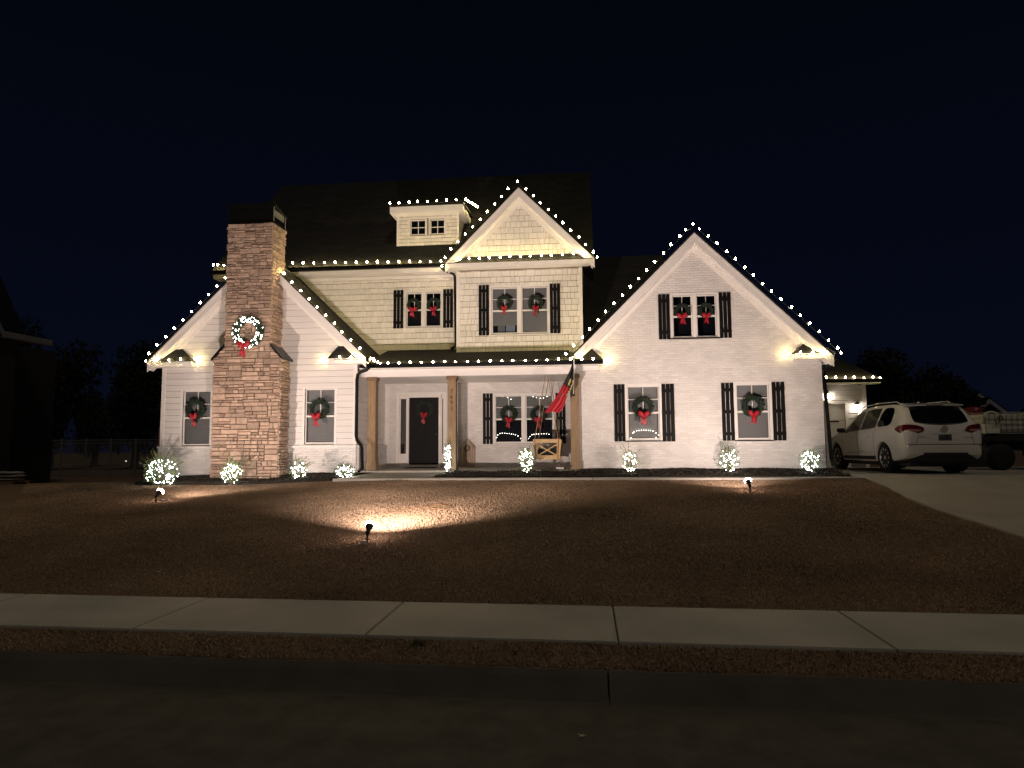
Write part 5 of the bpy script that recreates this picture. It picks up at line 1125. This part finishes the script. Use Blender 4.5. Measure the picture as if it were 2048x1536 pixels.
# iron fence at the back of the left side yard
fz = lambda x: gz(x, 33)
t = thing('iron_fence', 'dark iron picket fence across the back of the left side yard', 'fence', (-20, 33, fz(-20)))
fx0, fx1 = at(-20, 880, 33).x, at(322, 880, 33).x; ft = at(200, 879, 33).z
nP = 7
for k in range(nP + 1):
    x_ = fx0 + (fx1 - fx0) * k / nP; MB().box(x_ - .035, x_ + .035, 32.97, 33.03, fz(x_) - .1, ft + .06).build('post', M['steel'], t)
    if k < nP:
        q = MB(); x2 = fx0 + (fx1 - fx0) * (k + 1) / nP; m_ = 20
        q.box(x_ + .036, x2 - .036, 32.985, 33.015, ft - .04, ft).box(x_ + .036, x2 - .036, 32.985, 33.015, ft - .20, ft - .165).box(x_ + .036, x2 - .036, 32.985, 33.015, fz(x_) + .12, fz(x_) + .155)
        for j in range(1, m_): xx = x_ + (x2 - x_) * j / m_; q.box(xx - .009, xx + .009, 32.976, 32.984, fz(x_) + .04, ft - .04)
        q.build('picket_panel', M['steel'], t, fix=False)
t = thing('pipe_rail', 'thin pale pipe rail standing in front of the iron fence', 'rail', (at(100, 900, 27).x, 27, gz(-21, 27)))
r0, r1 = at(60, 886, 27), at(137, 887.5, 27); MB().tube([tuple(r0), tuple(r1)], .022, 6).build('rail', M['steel'], t)
for px in (60, 90): p_ = at(px, 886.5, 27); MB().tube([tuple(p_), (p_.x, 27, gz(p_.x, 27) - .1)], .028, 6).build('post', M['steel'], t)
p_ = at(322, 858, 21.5); tag(MB().box(p_.x - .06, p_.x + .06, 21.44, 21.56, gz(p_.x, 21.5) - .2, p_.z).prism([(p_.x - .06, p_.z), (p_.x + .06, p_.z), (p_.x, p_.z + .05)], 21.44, 21.56).build('wooden_post', M['woodcap'], None), 'brown wooden gate post beside the left corner of the house', 'post')
p_ = gpt(252, 926); t = thing('path_light', 'tiny solar stake light glowing in the dark left side yard', 'garden light', tuple(p_))
MB().tube([(0, 0, -.05), (0, 0, .16)], .012, 6).lathe([(.06, .245), (.05, .26), (.01, .275)], n=10).build('stake', M['blk'], t, local=True); MB().lathe([(.03, .165), (.045, .19), (.04, .235)], n=10).build('lamp_glass', emit_mat('solar lamp', (1, .95, .75), 5), t, local=True)
# sacks
p_ = at(20, 947, 21.5); zs0 = gz(p_.x, 21.5)
PALS = MB()
for k in range(5): PALS.box(p_.x - .95, p_.x + .36, 21.15 + .17 * k, 21.27 + .17 * k, zs0 + .09, zs0 + .115)
PALS.box(p_.x - .95, p_.x + .36, 21.16, 21.26, zs0 - .02, zs0 + .088).box(p_.x - .95, p_.x + .36, 21.82, 21.92, zs0 - .02, zs0 + .088); tag(PALS.build('pallet', M['woodcap'], None), 'low dark wooden pallet under the pale sacks at the left edge', 'pallet')
for k, (dx, lab) in enumerate(((0, 'lowest pale sack of the stack on the pallet'), (.03, 'middle pale sack of the stack on the pallet'), (-.02, 'topmost pale sack of the stack on the pallet'))):
    q = MB(); n1, n2 = 16, 10; zc1 = zs0 + .116 + .055 + .105 * k
    for i in range(n1 + 1):
        u = -1 + 2 * i / n1
        for j in range(n2):
            b_ = 2 * pi * j / n2; e_ = (1 - abs(u) ** 6) ** .5 * .85 + .15; q.v.append((p_.x - .30 + dx + .62 * u, 21.55 + .34 * cos(b_) * (.8 + .2 * e_), zc1 + .052 * e_ * sin(b_) + .012 * sin(u * 7 + k) * sin(b_)))
    for i in range(n1):
        for j in range(n2): q.f.append((i * n2 + j, i * n2 + (j + 1) % n2, (i + 1) * n2 + (j + 1) % n2, (i + 1) * n2 + j)); q.m.append(0)
    q.f += [tuple(range(n2)), tuple(n1 * n2 + j for j in reversed(range(n2)))]; q.m += [0, 0]
    tag(q.build('sack', M['bag'], None, smooth=True), lab, 'sack', 'pale sacks stacked on the pallet')
# trees beyond
def crown(nleaf, nb=16):
    q = MB(); bl = [(Vector((random.gauss(0, .36), random.gauss(0, .36), random.uniform(-.55, .70))), random.uniform(.24, .46)) for _ in range(nb)]
    for _ in range(nleaf):
        c, r = random.choice(bl); d_ = Vector((random.gauss(0, 1), random.gauss(0, 1), random.gauss(0, 1))).normalized(); p_ = c * (1 - .25 * max(0, c.z)) + d_ * r * random.uniform(.6, 1.08)
        u = Vector((random.gauss(0, 1), random.gauss(0, 1), random.gauss(0, 1))).normalized() * random.uniform(.030, .065); w_ = u.cross(d_).normalized() * u.length * .6
        q.add([p_ - u, p_ + w_, p_ + u, p_ - w_], [(0, 1, 2, 3)])
    o = q.build('crown', M['tree'], None, fix=False); m_ = o.data; bpy.data.objects.remove(o); return m_
CR_ = [crown(5200), crown(5200, 12)]
def tree(px, pt, hw, Y, lab, k=0):
    vt = at(px, pt, Y); rw = hw / F_PX * Y; zg = gz(vt.x, Y); h = vt.z - zg; t = thing('tree', lab, 'tree', (vt.x, Y, zg), 'dark trees beyond the house')
    o = new_from(CR_[k % 2], 'crown', t, (0, 0, h * .56), (0, 0, random.uniform(0, 6))); o.scale = (rw, rw, h * .50)
    q = MB(); q.tube([(0, 0, -.2), (.05 * rw, 0, h * .25), (0, .05 * rw, h * .55), (0, 0, h * .8)], [.30, .22, .14, .04], 8)
    for j in range(5): a = j * 1.3; q.tube([(0, 0, h * (.25 + .07 * j)), (rw * .5 * cos(a), rw * .5 * sin(a), h * (.45 + .07 * j))], [.10, .03], 6)
    q.build('trunk', M['bark'], t, local=True)
tree(108, 694, 100, 46, 'dark leafy tree silhouette left of the gap behind the side yard', 0)
tree(20, 640, 90, 50, 'tallest dark tree silhouette behind the neighbouring house at the left edge', 1)
tree(278, 694, 100, 48, 'dark tree silhouette rising just behind the left gable', 1)
tree(195, 778, 55, 56, 'low dark tree silhouette in the gap behind the fence', 0)
tree(1778, 706, 100, 44, 'dark tree silhouette directly behind the side garage eave', 1)
tree(1868, 738, 92, 48, 'rounded dark tree silhouette behind the roof of the car', 0)
tree(1925, 768, 42, 58, 'low dark tree silhouette between the car roof and the distant gables', 1)
tree(2046, 816, 34, 60, 'lowest dark tree silhouette above the caged tank', 0)
# bare branching tree at the left edge
p_ = gpt(-6, 938); t = thing('bare_tree', 'thin leafless tree with faint pale twigs at the left edge', 'tree', tuple(p_)); q = MB(); tr = MB()
tr.tube([(0, 0, -.1), (.02, 0, 1.0), (0, 0, 2.2)], [.05, .04, .028], 7)
def twig(a, d_, L, r, dep):
    b = a + d_ * L; m_ = (a + b) / 2 + Vector((random.gauss(0, .04), random.gauss(0, .04), 0)) * L; q.tube([a, m_, b], [r, r * .8, r * .55], 4, cap=False)
    if dep:
        for _ in range(3):
            d2 = (d_ + Vector((random.gauss(0, .38), random.gauss(0, .38), random.uniform(-.05, .35)))).normalized(); twig(a.lerp(b, random.uniform(.45, 1)), d2, L * random.uniform(.5, .8), r * .55, dep - 1)
for k in range(9):
    a = k * 2.4; twig(Vector((0, 0, .9 + .15 * k)), Vector((cos(a) * .75, sin(a) * .75, .85)).normalized(), 1.15, .016, 3)
tr.build('trunk', M['bark'], t, local=True); q.build('branches', M['bark'], t, local=True, fix=False)
# litter and leaves
def scrap(px, py, size, lab, cat, m, zo=None, n=5):
    if zo is None: p_ = gpt(px, py)
    else: d_ = at(px, py, 1.0) - Vector((0, 0, EYE)); k = (zo - EYE) / d_.z; p_ = Vector((d_.x * k, k, zo))
    q = MB()
    for j in range(n):
        a = 2 * pi * j / n + random.uniform(-.3, .3); r = size * random.uniform(.6, 1.0); c = Vector((p_.x, p_.y, p_.z + .012)); e1 = c + Vector((cos(a) * r, sin(a) * r, random.uniform(0, size * .45))); w_ = Vector((-sin(a), cos(a), .2)) * size * .24
        q.add([c, c.lerp(e1, .55) + w_, e1, c.lerp(e1, .55) - w_], [(0, 1, 2, 3)])
    return tag(q.build('dry_leaf' if cat == 'leaf' else 'scrap', m, None, fix=False), lab, cat)
scrap(1164, 1477, .042, 'curled pale dry leaf lying alone on the dark road', 'leaf', M['leafd'], -1.088, 6)
scrap(1580, 1302, .03, 'pale leaf at the near edge of the sidewalk', 'leaf', M['leafd'], -.94)
scrap(317, 1147, .05, 'pale leaf in the dark grass near the sidewalk on the left', 'leaf', M['leafd'])
scrap(700, 1005, .05, 'leftmost of the pale scraps on the grass behind the middle floodlight', 'scrap', M['leafd'])
scrap(708, 1004, .06, 'larger pale scrap second from the left behind the middle floodlight', 'scrap', M['leafd'])
scrap(722, 1004, .045, 'faint pale scrap to the right of the others behind the middle floodlight', 'scrap', M['leafd'])
scrap(1107, 1004, .05, 'pale leaf on the open grass in front of the porch swing', 'leaf', M['leafd'])
scrap(962 + 0, 1195, .02, 'speck of dry leaf in the grass just behind the sidewalk', 'leaf', M['leafd'])
# green weeds at the path edge and one in the verge
def tuft(px0, px1, py, Y, hh, lab):
    q = MB(); a0, a1 = at(px0, py, Y).x, at(px1, py, Y).x
    for _ in range(130):
        x_ = random.gauss((a0 + a1) / 2, (a1 - a0) * .27); y_ = random.gauss(Y, .03); z_ = gz(x_, y_); d_ = Vector((random.gauss(0, .9), random.gauss(0, .5), .6)).normalized() * random.uniform(.3, 1) * hh; w_ = Vector((.006, .003, 0)); q.add([(x_ - w_.x, y_, z_), (x_ + w_.x, y_, z_), (x_ + d_.x, y_ + d_.y, z_ + abs(d_.z))], [(0, 1, 2)])
    o = q.build('weeds', M['stem'], None, fix=False); tag(o, lab, 'weeds'); kind(o, 'stuff')
tuft(765, 825, 961, 17.0, .08, 'row of green weeds along the lawn edge of the front path')
tuft(820, 852, 1280, 5.5, .05, 'dark green weed clump in the verge beside the sidewalk')
